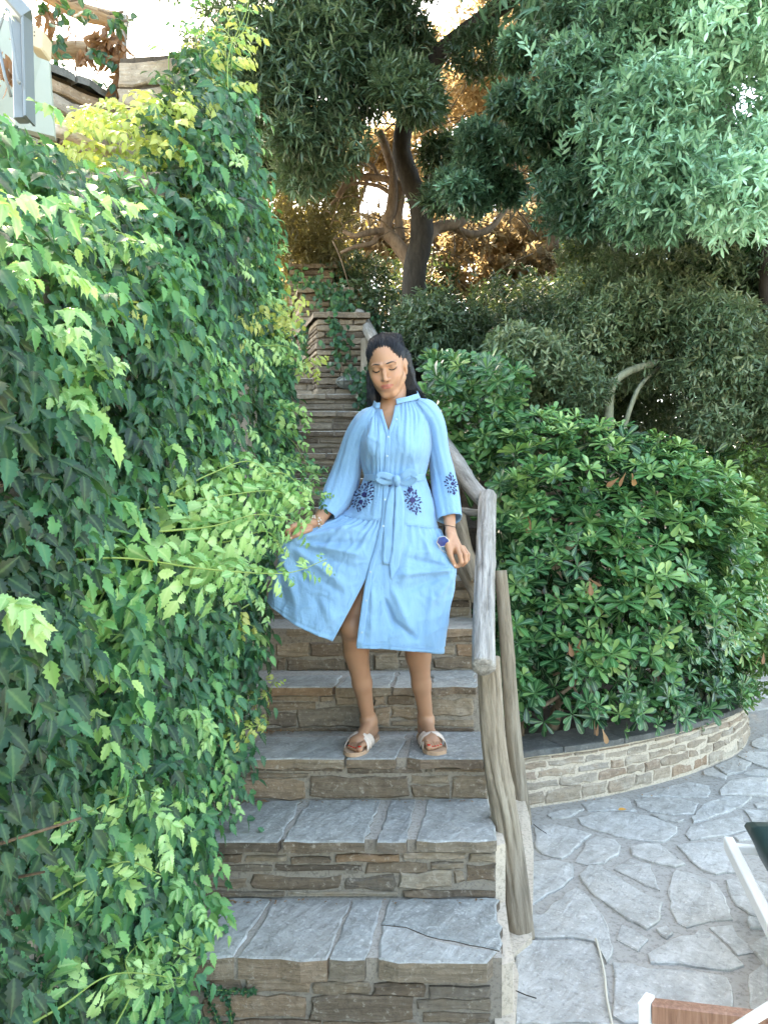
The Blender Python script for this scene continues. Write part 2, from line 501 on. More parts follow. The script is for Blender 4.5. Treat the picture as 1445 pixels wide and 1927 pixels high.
# leaf litter and cord on the paving
# ------------------------------------------------------------------ staircase
ZT = [0, .20, .3935, .5542, .7437, .941, 1.14] + [1.14 + .19 * i for i in range(1, 15)]
DF = [0, 2.2, 2.55, 2.907, 3.265, 3.614, 3.95] + [3.95 + .34 * i for i in range(1, 15)]
XL = [0, -.62, -.585, -.545, -.54, -.52, -.52, -.53, -.56, -.60, -.64, -.68, -.73, -.79, -.85, -1.30, -1.38, -1.45, -1.5, -1.55, -1.6]
XR = [0, .339, .372, .393, .41, .45, .45, .42, .36, .27, .17, .06, -.05, -.13, -.20, -.72, -.80, -.86, -.92, -.98, -1.02]
stairs = empty('staircase', (0, 2.2, 0), label='stone garden staircase of slate treads and rough schist risers climbing between vine and railing', cat='staircase')

M['mortar_top'] = plain_rock('worn_tread_mortar', (.30, .275, .24), (.46, .43, .385), 8, .6)
def core():
    b = Bag()
    n = len(ZT) - 1
    for k in range(1, n + 1):
        yb = DF[k + 1] if k < n else DF[k] + 1.2
        xl2 = XL[k + 1] if k < n else XL[k]
        xr2 = XR[k + 1] if k < n else XR[k]
        z = ZT[k] - .005
        V = [(XL[k] - .12, DF[k] + .022, -.05), (XR[k], DF[k] + .022, -.05), (xr2, yb + .03, -.05), (xl2 - .12, yb + .03, -.05)]
        V += [(a, b_, z) for a, b_, _ in V]
        b.add(V, [(3, 2, 1, 0), (4, 5, 6, 7), (0, 1, 5, 4), (1, 2, 6, 5), (2, 3, 7, 6), (3, 0, 4, 7)])
    return b
cb = core()
link('stair_core', mesh('stair_core', cb.V, cb.F, [M['mortar'], M['mortar_top']], mi=[0, 1, 0, 0, 0, 0] * (len(cb.F) // 6)), stairs)

C2 = lambda x, y: (340 + x / 2.125, 1360 + y / 2.125)
C3 = lambda x, y: (500 + x / 3.6125, 960 + y / 3.6125)
treads = {
 1: (C2, [[(45,938),(10,800),(60,705),(365,702),(300,800),(215,930),(120,940)], [(232,932),(310,820),(380,705),(520,700),(683,702),(640,810),(585,942),(480,950),(400,938)],
          [(597,940),(640,830),(690,705),(805,703),(790,760),(770,840),(735,942),(660,946)],
          [(800,800),(835,703),(1050,700),(1275,703),(1272,905),(1150,880),(985,845),(900,810)], [(803,806),(900,816),(975,852),(1100,886),(1262,911),(1225,972),(1120,968),(1000,960),(870,958),(792,938)]]),
 2: (C2, [[(175,482),(100,474),(190,312),(350,308),(490,310),(430,400),(385,488),(300,492)], [(412,472),(460,390),(515,310),(660,306),(800,305),(770,390),(735,482),(660,474),(560,487)],
          [(785,474),(815,390),(845,308),(940,305),(925,390),(900,474),(850,490)], [(942,468),(960,390),(988,305),(1100,302),(1228,302),(1245,390),(1262,466),(1180,474),(1100,470),(1020,476)]]),
 3: (C2, [[(235,150),(270,110),(325,58),(500,55),(700,55),(680,100),(652,152),(540,156),(400,148)], [(662,156),(690,110),(725,55),(905,45),(885,95),(857,152),(760,160)],
          [(905,135),(915,90),(930,42),(1100,38),(1225,36),(1232,155),(1100,152),(960,158)]]),
 4: (C3, [[(0,1242),(40,1190),(95,1130),(300,1125),(520,1122),(490,1175),(440,1240),(250,1246)], [(472,1225),(510,1180),(560,1125),(720,1112),(885,1098),(870,1150),(850,1215),(720,1222),(590,1232)],
          [(870,1210),(885,1160),(905,1098),(1110,1092),(1118,1202),(1000,1206)], [(1128,1202),(1122,1092),(1300,1088),(1425,1086),(1425,1205),(1280,1196)]]),
 5: (C3, [[(62,900),(150,830),(200,815),(420,815),(420,860),(415,902),(250,895)], [(428,902),(430,815),(700,815),(705,902),(560,906)], [(715,902),(712,815),(1000,780),(1140,735),(1120,880),(900,900)], [(1130,818),(1150,733),(1420,728),(1425,812),(1280,820)]]),
}
for k, (cf, polys) in treads.items():
    for pl in polys:
        w = []
        ys = [cf(*p)[1] for p in pl]
        for (x, y) in pl:
            X, Y = cf(x, y)
            q = G(X, Y, ZT[k])
            q.y = min(max(q.y, DF[k] - .012), DF[k + 1] + .02)
            if X > 940 and k <= 2: q.x = min(q.x, XR[k] + .012)
            w.append((q.x, q.y, ZT[k] - (.058 if k == 1 else .034)))
        slab(w, .060 if k == 1 else .036, .007, M['tread'], 'tread_stone', stairs, rough=.012, side=M['riser'])
for k in range(6, len(ZT)):
    yb = DF[k + 1] + .02 if k + 1 < len(DF) else DF[k] + 1.2
    x = XL[k] - .02
    while x < XR[k] - .06:
        x2 = min(x + rng.uniform(.2, .42), XR[k] + .01)
        if XR[k] - x2 < .12: x2 = XR[k] + .01
        slab([(x, DF[k] - .015, ZT[k] - .036), (x2 - .012, DF[k] - .012, ZT[k] - .036), (x2 - .012, yb, ZT[k] - .036), (x, yb, ZT[k] - .036)], .036, .008, M['tread'], 'tread_stone', stairs, rough=.01, side=M['dark_stone'])
        x = x2

# a stone face: outline in (u, v) on a vertical plane, given depth; few triangles, shared when alike
def face_stone(u0, u1, v0, v1, dep, mat, parent, O, U, N, name='riser_stone', r=rng, amp=.12, push=0.0):
    """O origin, U unit direction along the course, N unit normal facing out, v is up"""
    w, h = u1 - u0, v1 - v0
    nx = 2 if w < .1 else (3 if w < .22 else 5)
    a = min(h * amp, .008)
    pts = [(u0 + w * i / nx, v0) for i in range(nx)] + [(u1, v0 + h * i / 2) for i in range(2)] + [(u1 - w * i / nx, v1) for i in range(nx)] + [(u0, v1 - h * i / 2) for i in range(2)]
    pts = [(x + r.uniform(-a, a), y + r.uniform(-a, a)) for x, y in pts]
    cx, cy = (u0 + u1) / 2, (v0 + v1) / 2
    n = len(pts)
    bev = min(.006, h * .18)
    pr = push + r.uniform(-.003, .006)
    C = O + U * cx + Vector((0, 0, cy))
    V = []
    for x, y in pts: V.append(U * (x - cx) + Vector((0, 0, y - cy)) - N * dep)
    for x, y in pts: V.append(U * (x - cx) + Vector((0, 0, y - cy)) + N * (pr - bev))
    tl, tw = r.uniform(-.004, .004), r.uniform(-.003, .003)
    for x, y in pts:
        dx, dy = x - cx, y - cy
        V.append(U * (dx - math.copysign(min(bev, abs(dx)), dx)) + Vector((0, 0, dy - math.copysign(min(bev, abs(dy)), dy))) + N * (pr + tl * dx / max(w, .01) * 2 + tw * dy / max(h, .01) * 2 + r.uniform(-.0015, .0015)))
    Fc = []
    for i in range(n):
        j = (i + 1) % n
        Fc.append((i, j, n + j, n + i)); Fc.append((n + i, n + j, 2 * n + j, 2 * n + i))
    Fc.append(tuple(2 * n + i for i in range(n)))
    if U.cross(Vector((0, 0, 1))).dot(N) < 0: Fc = [f[::-1] for f in Fc]
    return link(name, mesh(name, V, Fc, mat), parent, loc=C)

def masonry(O, U, N, L, H, mat, parent, name='stone', rows=(.035, .075), lens=(.10, .32), gap=.009, dep=.05, r=rng, top=None):
    v = gap
    cnt = 0
    while v < H - .015:
        h = min(r.uniform(*rows), H - v)
        if H - v - h < .02: h = H - v
        u = r.uniform(-.06, 0)
        while u < L:
            w = r.uniform(*lens) * (1.25 if h < .045 else 1)
            u2 = min(u + w, L)
            if L - u2 < .05: u2 = L
            a = max(u, 0)
            if top is None or v < top((a + u2) / 2):
                if u2 - a > .03:
                    face_stone(a, u2 - gap, v, v + h - gap, dep, mat, parent, O, U, N, name, r)
                    cnt += 1
            u = u2
        v += h
    return cnt

UX, NF = Vector((1, 0, 0)), Vector((0, -1, 0))
# stones of the four nearest risers, corners read off the photograph: (crop, x0, y0, x1, y1)
risers = {
 1: [(C2,60,1022,250,1085),(C2,255,1018,520,1080),(C2,525,1030,760,1084),(C2,765,1036,980,1092),(C2,985,1052,1238,1098),(C2,90,1092,500,1180),(C2,512,1090,925,1190),(C2,935,1104,1240,1150),(C2,960,1156,1240,1205),(C2,90,1186,560,1240),(C2,570,1196,950,1240)],
 2: [(C2,110,526,250,557),(C2,260,529,427,557),(C2,438,533,602,560),(C2,618,523,878,556),(C2,886,516,1140,546),(C2,1150,520,1258,560),
     (C2,110,566,370,598),(C2,378,567,728,596),(C2,736,560,990,604),(C2,998,556,1135,582),
     (C2,95,620,265,664),(C2,280,613,642,668),(C2,650,612,858,674),(C2,872,592,1082,662),(C2,1088,592,1138,640),(C2,1146,570,1262,630),
     (C2,95,672,420,694),(C2,430,676,870,696),(C2,885,668,1262,700)],
 3: [(C2,236,160,650,194),(C2,664,170,968,206),(C2,975,164,1010,200),(C2,1015,166,1228,198),
     (C2,236,200,512,222),(C2,244,228,500,310),(C2,520,212,914,302),(C2,920,212,1072,246),(C2,924,254,1076,304),(C2,1084,210,1232,304)],
 4: [(C3,0,1250,360,1300),(C3,366,1248,465,1300),(C3,0,1306,350,1362),(C3,0,1370,206,1472),(C3,214,1340,720,1470),(C3,470,1240,725,1332),(C3,730,1236,812,1330),(C3,735,1340,845,1470),
     (C3,820,1262,1020,1328),(C3,850,1336,1040,1420),(C3,1048,1210,1420,1272),(C3,1048,1280,1420,1400),(C3,850,1428,1420,1470),(C3,0,1478,560,1510),(C3,570,1478,1000,1512),(C3,1010,1478,1420,1510)],
 5: [(C3,64,905,300,1000),(C3,306,908,545,1002),(C3,70,1010,130,1110),(C3,136,1010,545,1118),(C3,552,980,725,1090),(C3,732,972,896,1084),(C3,552,905,900,968),(C3,905,900,1130,1000),(C3,905,1008,1130,1088),(C3,1138,830,1420,900),(C3,1138,908,1290,990),(C3,1296,908,1420,1000),(C3,1138,1000,1420,1080)],
}
for k, L in risers.items():
    O = Vector((0, DF[k] + .012, 0))
    for (cf, x0, y0, x1, y1) in L:
        a, b = P(*cf(x0, y0), DF[k] + .012), P(*cf(x1, y1), DF[k] + .012)
        zt, zb = min(a.z, ZT[k] - .040), max(b.z, ZT[k - 1] - .005 if k > 1 else -.03)
        if zt - zb < .012: continue
        face_stone(a.x + .003, min(b.x, XR[k]) - .003, zb + .002, zt - .002, .05, M['riser'], stairs, O, UX, NF, amp=.16)
for k in range(6, len(ZT)):
    masonry(Vector((XL[k] - .05, DF[k] + .012, ZT[k - 1])), UX, NF, XR[k] - XL[k] + .05, ZT[k] - ZT[k - 1] - .04, M['dark_stone'], stairs, 'riser_stone', (.03, .065), (.12, .40))
# right flank of the flight: rendered kerb with a few stones let in
fl = Bag()
for k in range(1, 6):
    V = [(XR[k] + .001, DF[k] + .03, -.02), (XR[k] + .036, DF[k] + .045, -.02), (XR[k + 1] + .036, DF[k + 1] + .05, -.02), (XR[k + 1] + .001, DF[k + 1] + .05, -.02)]
    V += [(x, y, ZT[k] - .03) for x, y, _ in V]
    fl.add(V, [(4, 5, 6, 7), (0, 1, 5, 4), (1, 2, 6, 5), (2, 3, 7, 6), (3, 0, 4, 7)])
fl.build('render_edge', M['mortar_pale'], stairs)
kb = [G(930, 1927, .02), G(968, 1925, .02), G(975, 1830, .02), G(964, 1795, .02), G(1000, 1760, .03), G(1003, 1600, .08), G(996, 1535, .11), G(985, 1500, .13), G(940, 1500, .13), G(935, 1600, .08)]
V = [(p.x, p.y, -.02) for p in kb] + [tuple(p) for p in kb]
n = len(kb)
link('kerb', mesh('kerb', V, [(i, (i + 1) % n, n + (i + 1) % n, n + i) for i in range(n)] + [tuple(range(n, 2 * n))], M['mortar_pale']), kind='structure')

# ------------------------------------------------------------------ retaining wall left of the flight
lw = empty('retaining_wall', (-.6, 3, 0), label='tan stone retaining wall beside the left end of the steps, mostly under vine', cat='wall')
A = [(-.655, 1.2), (-.655, 2.3), (-.60, 2.6), (-.565, 2.95), (-.555, 3.3), (-.58, 3.7), (-.69, 4.2), (-.82, 4.7), (-1.02, 5.6), (-1.2, 7.0)]
bb = Bag()
for i in range(len(A) - 1):
    (x0, y0), (x1, y1) = A[i], A[i + 1]
    zt = 1.95 if y0 < 2.2 else (2.4 if y0 < 2.9 else (2.95 if y0 < 4.5 else 2.5))
    V = [(x0 - .03, y0, -.05), (x1 - .03, y1, -.05), (x1 - .5, y1, -.05), (x0 - .5, y0, -.05)]
    V += [(x, y, zt) for x, y, _ in V]
    bb.add(V, [(0, 1, 5, 4), (1, 2, 6, 5), (2, 3, 7, 6), (3, 0, 4, 7), (4, 5, 6, 7)])
bb.build('wall_core', M['mortar'], lw)
for i in range(1, len(A) - 1):
    a, b = Vector((*A[i], 0)), Vector((*A[i + 1], 0))
    U = (b - a).normalized(); N = Vector((U.y, -U.x, 0))
    z0 = float(np.interp(a.y, DF[1:], ZT[1:])) - .2
    O = a + Vector((0, 0, max(0, z0))) - N * .02
    masonry(O, U, N, (b - a).length, .75 if i < 7 else .5, M['planter'] if i < 7 else M['dark_stone'], lw, 'stone', (.05, .10), (.12, .30))

# ------------------------------------------------------------------ curved planter wall on the right
pw = empty('planter_wall', (1.4, 4.1, 0), label='low curved planter wall of tan stones with pale mortar and a dark slate cap', cat='wall')
pl = catmull([(x, y, 0) for x, y in wall_line], 4)
WH = .30
nrmls = []
for i in range(len(pl)):
    t = pl[min(i + 1, len(pl) - 1)] - pl[max(i - 1, 0)]
    t /= np.linalg.norm(t); nrmls.append(np.array([t[1], -t[0], 0]))
b = Bag(); m = len(pl)
V = []
for i in range(m):
    for off, z in ((-.012, -.03), (-.012, WH - .035), (-.22, WH - .035), (-.22, -.03)):
        q = pl[i] + nrmls[i] * off; V.append((q[0], q[1], z))
Fc = [(i * 4 + j, (i + 1) * 4 + j, (i + 1) * 4 + (j + 1) % 4, i * 4 + (j + 1) % 4) for i in range(m - 1) for j in range(4)]
Fc += [(0, 1, 2, 3)]
b.add(V, Fc); b.build('wall_core', M['mortar_pale'], pw)
seg = np.concatenate([[0], np.cumsum(np.linalg.norm(np.diff(pl, axis=0), axis=1))])
def at_len(s):
    return Vector([float(np.interp(s, seg, pl[:, k])) for k in range(3)])
v = .012
row = 0
while v < WH - .05:
    h = [.075, .055, .05, .045, .05][row % 5]; row += 1
    h = min(h, WH - .04 - v)
    s = .02
    while s < seg[-1] - .05:
        L = rng.uniform(.09, .26); s2 = min(s + L, seg[-1])
        a, c = at_len(s), at_len(s2); U = (c - a).normalized(); N = Vector((U.y, -U.x, 0))
        face_stone(0, (c - a).length - .014, v + rng.uniform(0, .006), v + h - .010, .03, M['planter'], pw, a - N * .006, U, N, 'stone', amp=.2)
        s = s2
    v += h
s = .0
while s < seg[-1] - .1:
    s2 = min(s + rng.uniform(.28, .45), seg[-1])
    a, c = at_len(s), at_len(s2); U = (c - a).normalized(); N = Vector((U.y, -U.x, 0)); mid_ = at_len((s + s2) / 2)
    poly = [a + N * .016, mid_ + N * .016, c + N * .016 - U * .006, c - N * .25 - U * .006, mid_ - N * .25, a - N * .25]
    slab([(p.x, p.y, WH - .033) for p in poly], .03, .005, M['cap'], 'cap_stone', pw, rough=.004)
    s = s2
# soil behind it
so = [(.47, 3.9), (.60, 3.95), (1.16, 4.15), (1.6, 4.42), (1.95, 4.7), (2.2, 4.95), (2.32, 5.3), (2.35, 6.5), (2.2, 9), (.2, 9), (.47, 4.6)]
sb = [(x, y, .2 + .12 * max(0, y - 4.5)) for x, y in so]
link('soil', mesh('soil', sb, [tuple(range(len(sb)))], M['soil']), kind='structure')

# ------------------------------------------------------------------ stepped parapet at the head of the flight
par = empty('parapet_wall', (-.6, 6.6, 2.4), label='stepped dark stone parapet climbing behind the woman, with a bulkhead lamp', cat='wall')
def pier(x0, x1, y0, y1, z0, z1, cap=True, skew=0.0):
    b = Bag()
    V = [(x0 + .02, y0 + .02, z0), (x1, y0 + .02, z0), (x1 + skew, y1, z0), (x0 + .02 + skew, y1, z0)]
    V += [(x, y, z1 - .01) for x, y, _ in V]
    b.add(V, [(0, 1, 5, 4), (1, 2, 6, 5), (2, 3, 7, 6), (3, 0, 4, 7), (4, 5, 6, 7)])
    b.build('pier_core', M['mortar_dark'], par)
    masonry(Vector((x0, y0, z0)), UX, NF, x1 - x0, z1 - z0 - .03, M['dark_stone'], par, 'stone', (.028, .065), (.10, .34), .009)
    a, c = Vector((x0, y0, z0)), Vector((x0 + skew, y1, z0))
    U = (a - c).normalized()
    masonry(c, U, Vector((-U.y, U.x, 0)) * (-1 if Vector((-U.y, U.x, 0)).x > 0 else 1), (a - c).length, z1 - z0 - .03, M['dark_stone'], par, 'stone', (.028, .065), (.10, .34), .009)
    if cap:
        slab([(x0 - .03, y0 - .03, z1 - .03), ((x0 + x1) / 2, y0 - .03, z1 - .03), (x1 + .03, y0 - .02, z1 - .03), (x1 + .03 + skew, y1, z1 - .03), (x0 - .03 + skew, y1, z1 - .03)], .05, .012, M['dark_stone'], 'cap_stone', par, rough=.015)
pier(P(597, 0, 6.5).x, P(690, 0, 6.5).x, 6.5, 7.3, 2.05, P(0, 592, 6.5).z, skew=-.27)
pier(P(566, 0, 7.3).x, P(660, 0, 7.3).x, 7.3, 8.3, 2.6, P(0, 545, 7.3).z, skew=-.22)
pier(P(545, 0, 8.3).x, P(628, 0, 8.3).x, 8.3, 9.6, 2.9, P(0, 500, 8.3).z, skew=-.1)
# the stair wall right of the upper steps, into which the piers run
rw = Bag()
ps = [(.42, 4.4, 1.9), (.2, 5.3, 2.3), (-.05, 6.1, 2.6), (-.13, 6.5, 2.7)]
for i in range(3):
    (x0, y0, z0), (x1, y1, z1) = ps[i], ps[i + 1]
    V = [(x0 + .03, y0, .9), (x1 + .03, y1, .9), (x1 + .4, y1, .9), (x0 + .4, y0, .9), (x0 + .03, y0, z0 - .5), (x1 + .03, y1, z1 - .45), (x1 + .4, y1, z1 - .45), (x0 + .4, y0, z0 - .5)]
    rw.add(V, [(0, 1, 5, 4)[::-1], (1, 2, 6, 5), (2, 3, 7, 6), (3, 0, 4, 7), (4, 5, 6, 7)])
rw.build('flank', M['mortar_dark'], par)

# ------------------------------------------------------------------ bulkhead lamp on the parapet
M['lamp_metal'] = flat('aged_lamp_metal', (.16, .17, .15), .5, .4)
q = NM('lamp_glass'); q.set(Roughness=.15, Transmission_Weight=.5, IOR=1.45).color((.42, .45, .40)); M['lamp_glass'] = q.m
lampc = P(655, 719, 6.46)
lamp = empty('wall_lamp', lampc, label='oval caged bulkhead lamp on the dark stone wall left of the woman', cat='wall lamp')
def oval(w, h, n=24): return [(w * math.cos(2 * math.pi * i / n), h * math.sin(2 * math.pi * i / n)) for i in range(n)]
b = Bag(); o1 = oval(.105, .058)
V = [(x, 0, z) for x, z in o1] + [(x * .95, -.035, z * .95) for x, z in o1] + [(x * .8, -.035, z * .78) for x, z in o1]
n = 24
b.add(V, [(i, (i + 1) % n, n + (i + 1) % n, n + i) for i in range(n)] + [(n + i, n + (i + 1) % n, 2 * n + (i + 1) % n, 2 * n + i) for i in range(n)])
b.build('housing', M['lamp_metal'], lamp, loc=lampc, smooth=True)
b = Bag(); V = []
for j, (s, d) in enumerate([(1, .03), (.85, .055), (.55, .068), (.1, .072)]):
    V += [(x * .78 * s, -d, z * .76 * s) for x, z in o1]
b.add(V, [(j * n + i, j * n + (i + 1) % n, (j + 1) * n + (i + 1) % n, (j + 1) * n + i) for j in range(3) for i in range(n)])
b.build('glass', M['lamp_glass'], lamp, loc=lampc, smooth=True)
b = Bag()
for x in (-.035, .035):
    b.add(*tube([(x, -.03, -.05), (x, -.07, -.035), (x, -.082, 0), (x, -.07, .035), (x, -.03, .05)], .004, 5))
b.add(*tube([(-.1, -.03, 0), (-.06, -.07, 0), (0, -.083, 0), (.06, -.07, 0), (.1, -.03, 0)], .004, 5))
b.build('cage', M['lamp_metal'], lamp, loc=lampc, smooth=True)

# ------------------------------------------------------------------ log railing
def log(name, p0, p1, r0, r1, mat, parent, seed, bend=.01, flatend=True, label=None, crack=True, rings=40, sides=22, knots=4, cracks=()):
    """weathered log: local z runs along it, surface uneven, one deep crack"""
    p0, p1 = Vector(p0), Vector(p1)
    L = (p1 - p0).length
    R = (p1 - p0).to_track_quat('Z', 'Y')
    g = np.random.default_rng(seed)
    ph = g.uniform(0, 6.28, 8); kn = [(g.uniform(.1, .9), g.uniform(0, 6.28), g.uniform(.05, .12)) for _ in range(knots)]
    ca = g.uniform(0, 6.28)
    V, Fc = [], []
    for i in range(rings + 1):
        t = i / rings
        r = r0 + (r1 - r0) * t
        cx = bend * math.sin(math.pi * t) + bend * .3 * math.sin(7 * t + ph[0]); cy = bend * .5 * math.sin(2.3 * math.pi * t + ph[1])
        for s in range(sides):
            a = 2 * math.pi * s / sides
            k = 1 + .035 * math.sin(3 * a + ph[2] + 2 * t) + .025 * math.sin(5 * a + ph[3] - 5 * t) + .02 * math.sin(9 * a + 12 * t + ph[4]) + g.uniform(-.012, .012)
            for kt, ka, kz in kn:
                k += .10 * math.exp(-((t - kt) / .03) ** 2 - (math.atan2(math.sin(a - ka), math.cos(a - ka)) / .35) ** 2)
            for ca_, t0_, t1_, dp_ in cracks:
                if t0_ < t < t1_:
                    wa = ca_ + .22 * math.sin(5 * t + ca_) + .08 * math.sin(17 * t)
                    k -= dp_ * min(1, (t - t0_) * 12, (t1_ - t) * 12) * math.exp(-(math.atan2(math.sin(a - wa), math.cos(a - wa)) / .055) ** 2)
            V.append((cx + r * k * math.cos(a), cy + r * k * math.sin(a), t * L))
    for i in range(rings):
        for s in range(sides):
            a, b_ = i * sides + s, i * sides + (s + 1) % sides
            Fc.append((a, b_, b_ + sides, a + sides))
    for base, sgn in ((0, -1), (rings * sides, 1)):
        cc = len(V)
        ring2 = []
        zc = 0 if sgn < 0 else L
        mx = sum(V[base + s][0] for s in range(sides)) / sides; my = sum(V[base + s][1] for s in range(sides)) / sides
        for s in range(sides):
            x, y, z = V[base + s]; ring2.append((mx + (x - mx) * .9, my + (y - my) * .9, zc + sgn * .004))
        V += ring2
        for s in range(sides):
            q4 = (base + s, base + (s + 1) % sides, cc + (s + 1) % sides, cc + s)
            Fc.append(q4 if sgn > 0 else q4[::-1])
        Fc.append(tuple(cc + s for s in range(sides)) if sgn > 0 else tuple(cc + s for s in range(sides))[::-1])
    me = mesh(name, V, Fc, mat, True)
    me.polygons[len(me.polygons) - 1].use_smooth = False
    return link(name, me, parent, loc=p0, rot=R, label=label)
CRK = [(a_, t0, t1, .22) for a_, t0, t1 in ((0.3, .05, .7), (1.3, .3, .95), (2.2, .0, .5), (3.1, .2, .9), (4.0, .45, 1.), (4.7, 0, .75), (5.5, .3, .8))]
rail = empty('log_railing', P(977, 1762, 2.69), label='weathered grey log handrail on leaning posts along the right side of the steps', cat='railing')
log('post', P(979, 1764, 2.69), P(916, 1238, 2.80), .049, .042, M['weathered_brown'], rail, 1, .012, rings=90, sides=64, cracks=CRK)
log('post', P(984, 1548, 3.66), P(941, 1075, 3.74), .040, .030, M['weathered_brown'], rail, 2, .010)
log('handrail', P(910, 1255, 2.62), P(918, 935, 3.66), .0405, .041, M['weathered'], rail, 3, .006, rings=90, sides=64, cracks=CRK)
log('handrail', P(912, 942, 3.70), P(846, 850, 4.35), .042, .040, M['weathered'], rail, 4, .012)
log('handrail', P(850, 856, 4.33), P(676, 590, 6.9), .045, .05, M['weathered'], rail, 5, .02)
log('brace', P(897, 1090, 3.75), P(864, 972, 3.95), .033, .032, M['weathered_brown'], rail, 6, .01)
log('brace', P(898, 1125, 3.78), P(862, 1035, 4.0), .036, .034, M['weathered_brown'], rail, 7, .01)
log('brace', P(862, 962, 4.1), P(912, 966, 3.9), .020, .018, M['weathered'], rail, 8, .004)
log('post', P(852, 1060, 4.6), P(852, 850, 4.5), .04, .036, M['weathered_brown'], rail, 9, .01)
log('post', P(690, 790, 6.3), P(690, 640, 6.5), .05, .045, M['weathered_brown'], rail, 10, .01)
# ================================================================== plants
DOWN = np.array([0, 0, -1.0])

def leaf_tpl(kind):
    """one leaf along +Y, length 1, face +Z; returns verts, tris, rib weights"""
    if kind == 'narrow':
        prof = [(.0, .012), (.35, .105), (.70, .085), (1.0, 0)]
    elif kind == 'lance':
        prof = [(.0, .015), (.30, .13), (.62, .14), (.85, .07), (1.0, 0)]
    elif kind == 'obovate':
        prof = [(.0, .02), (.30, .07), (.58, .155), (.80, .185), (.94, .12), (1.0, .0)]
    elif kind == 'oval':
        prof = [(.0, .03), (.28, .23), (.6, .25), (.85, .13), (1.0, 0)]
    elif kind == 'serrate':
        prof = [(.0, .03), (.10, .15), (.19, .25), (.25, .19), (.35, .30), (.42, .20), (.53, .26), (.60, .15), (.71, .17), (.78, .08), (1.0, 0)]
    elif kind == 'strap':
        prof = [(0, .02), (.3, .035), (.7, .03), (1, 0)]
    V, R, T = [], [], []
    fold = {'serrate': .35, 'obovate': .28, 'lance': .3, 'narrow': .3, 'oval': .25, 'strap': .5}[kind]
    curl = {'serrate': .22, 'obovate': .10, 'lance': .12, 'narrow': .10, 'oval': .12, 'strap': .2}[kind]
    for y, w in prof:
        z = -curl * y * y
        V.append((0, y, z)); R.append(1)
        if w > 0:
            V.append((-w, y, z + w * fold)); R.append(0)
            V.append((w, y, z + w * fold)); R.append(0)
    m = len(prof)
    for i in range(m - 1):
        a = 3 * i; b = 3 * (i + 1)
        if prof[i + 1][1] == 0:
            T += [(a, b, a + 1), (a, a + 2, b)]
        else:
            T += [(a, b, b + 1), (a, b + 1, a + 1), (a, a + 2, b + 2), (a, b + 2, b)]
    return np.array(V, float), np.array(T), np.array(R, float)
TPL = {k: leaf_tpl(k) for k in ('narrow', 'lance', 'obovate', 'oval', 'serrate', 'strap')}

class Cloud:
    """leaves of one plant joined into one mesh"""
    def __init__(self): self.V, self.T, self.R, self.C, self.n = [], [], [], [], 0
    def leaves(self, kind, pos, d, up, size, tone, width=1.0):
        v, t, r = TPL[kind]
        pos = np.atleast_2d(pos); N = len(pos)
        d = nrm(np.broadcast_to(d, (N, 3))); up = np.broadcast_to(up, (N, 3))
        x = nrm(np.cross(d, up)); z = np.cross(x, d)
        size = np.broadcast_to(size, (N,)); tone = np.broadcast_to(tone, (N,)); width = np.broadcast_to(width, (N,))
        W = pos[:, None, :] + size[:, None, None] * (v[None, :, 0, None] * width[:, None, None] * x[:, None, :] + v[None, :, 1, None] * d[:, None, :] + v[None, :, 2, None] * z[:, None, :])
        T = t[None] + (np.arange(N) * len(v))[:, None, None] + self.n
        self.V.append(W.reshape(-1, 3)); self.T.append(T.reshape(-1, 3))
        self.R.append(np.tile(r, N)); self.C.append(np.repeat(tone, len(v)))
        self.n += N * len(v)
        return self
    def mesh(self, name, mat):
        return tri_mesh(name, np.concatenate(self.V), np.concatenate(self.T), mat, {'rib': np.concatenate(self.R), 'tone': np.concatenate(self.C)})
    def build(self, name, mat, parent, **k):
        return link(name, self.mesh(name, mat), parent, **k)

def vnoise(p, f, seed=0):
    """cheap smooth noise -1..1"""
    g = np.random.default_rng(seed)
    out = 0
    for k in range(5):
        w = g.normal(size=3) * f * (1 + .5 * k)
        out = out + np.sin(p @ w + g.uniform(0, 6.28)) / (1 + .35 * k)
    return out / 2.6

def rdirs(N, g): return nrm(g.normal(size=(N, 3)))

def compound(cl, base, r, up, L, tone, g, pairs=4, kind='serrate', size=.05, droop=.8):
    """pinnate leaves: base (N,3), rachis direction r (N,3); leaflets in pairs plus an end one"""
    N = len(base)
    r = nrm(r); side = nrm(np.cross(r, up))
    L = np.broadcast_to(L, (N,)); sz = np.broadcast_to(size, (N,)); tone = np.broadcast_to(tone, (N,))
    for j in range(pairs + 1):
        t = (j + 1) / (pairs + 1)
        p = base + r * (L * t)[:, None] + DOWN * (L * .35 * t * t)[:, None]
        rr = nrm(r + DOWN * .7 * t)
        s = sz * (.85 + .3 * math.sin(t * 2.6)) * (1.0 if j < pairs else 1.15)
        for sg in ((-1, 1) if j < pairs else (0,)):
            d = nrm(rr * (.65 if sg else 1) + side * sg * .9 + DOWN * droop * g.uniform(.2, 1.25, (N, 1)) + g.normal(size=(N, 3)) * .26)
            upv = nrm(np.broadcast_to(up, (N, 3)) + g.normal(size=(N, 3)) * .45)
            cl.leaves(kind, p, d, upv, s * g.uniform(.8, 1.2, N), np.clip(tone + g.normal(size=N) * .05, 0, 1), g.uniform(.85, 1.1, N))

# ------------------------------------------------------------------ the climbing vine (left)
gv = np.random.default_rng(21)
vine = empty('climbing_vine', (-.8, 2.6, 0), label='trumpet vine with toothed leaflets covering the wall left of the steps, dark with pale shoots', cat='climbing vine')

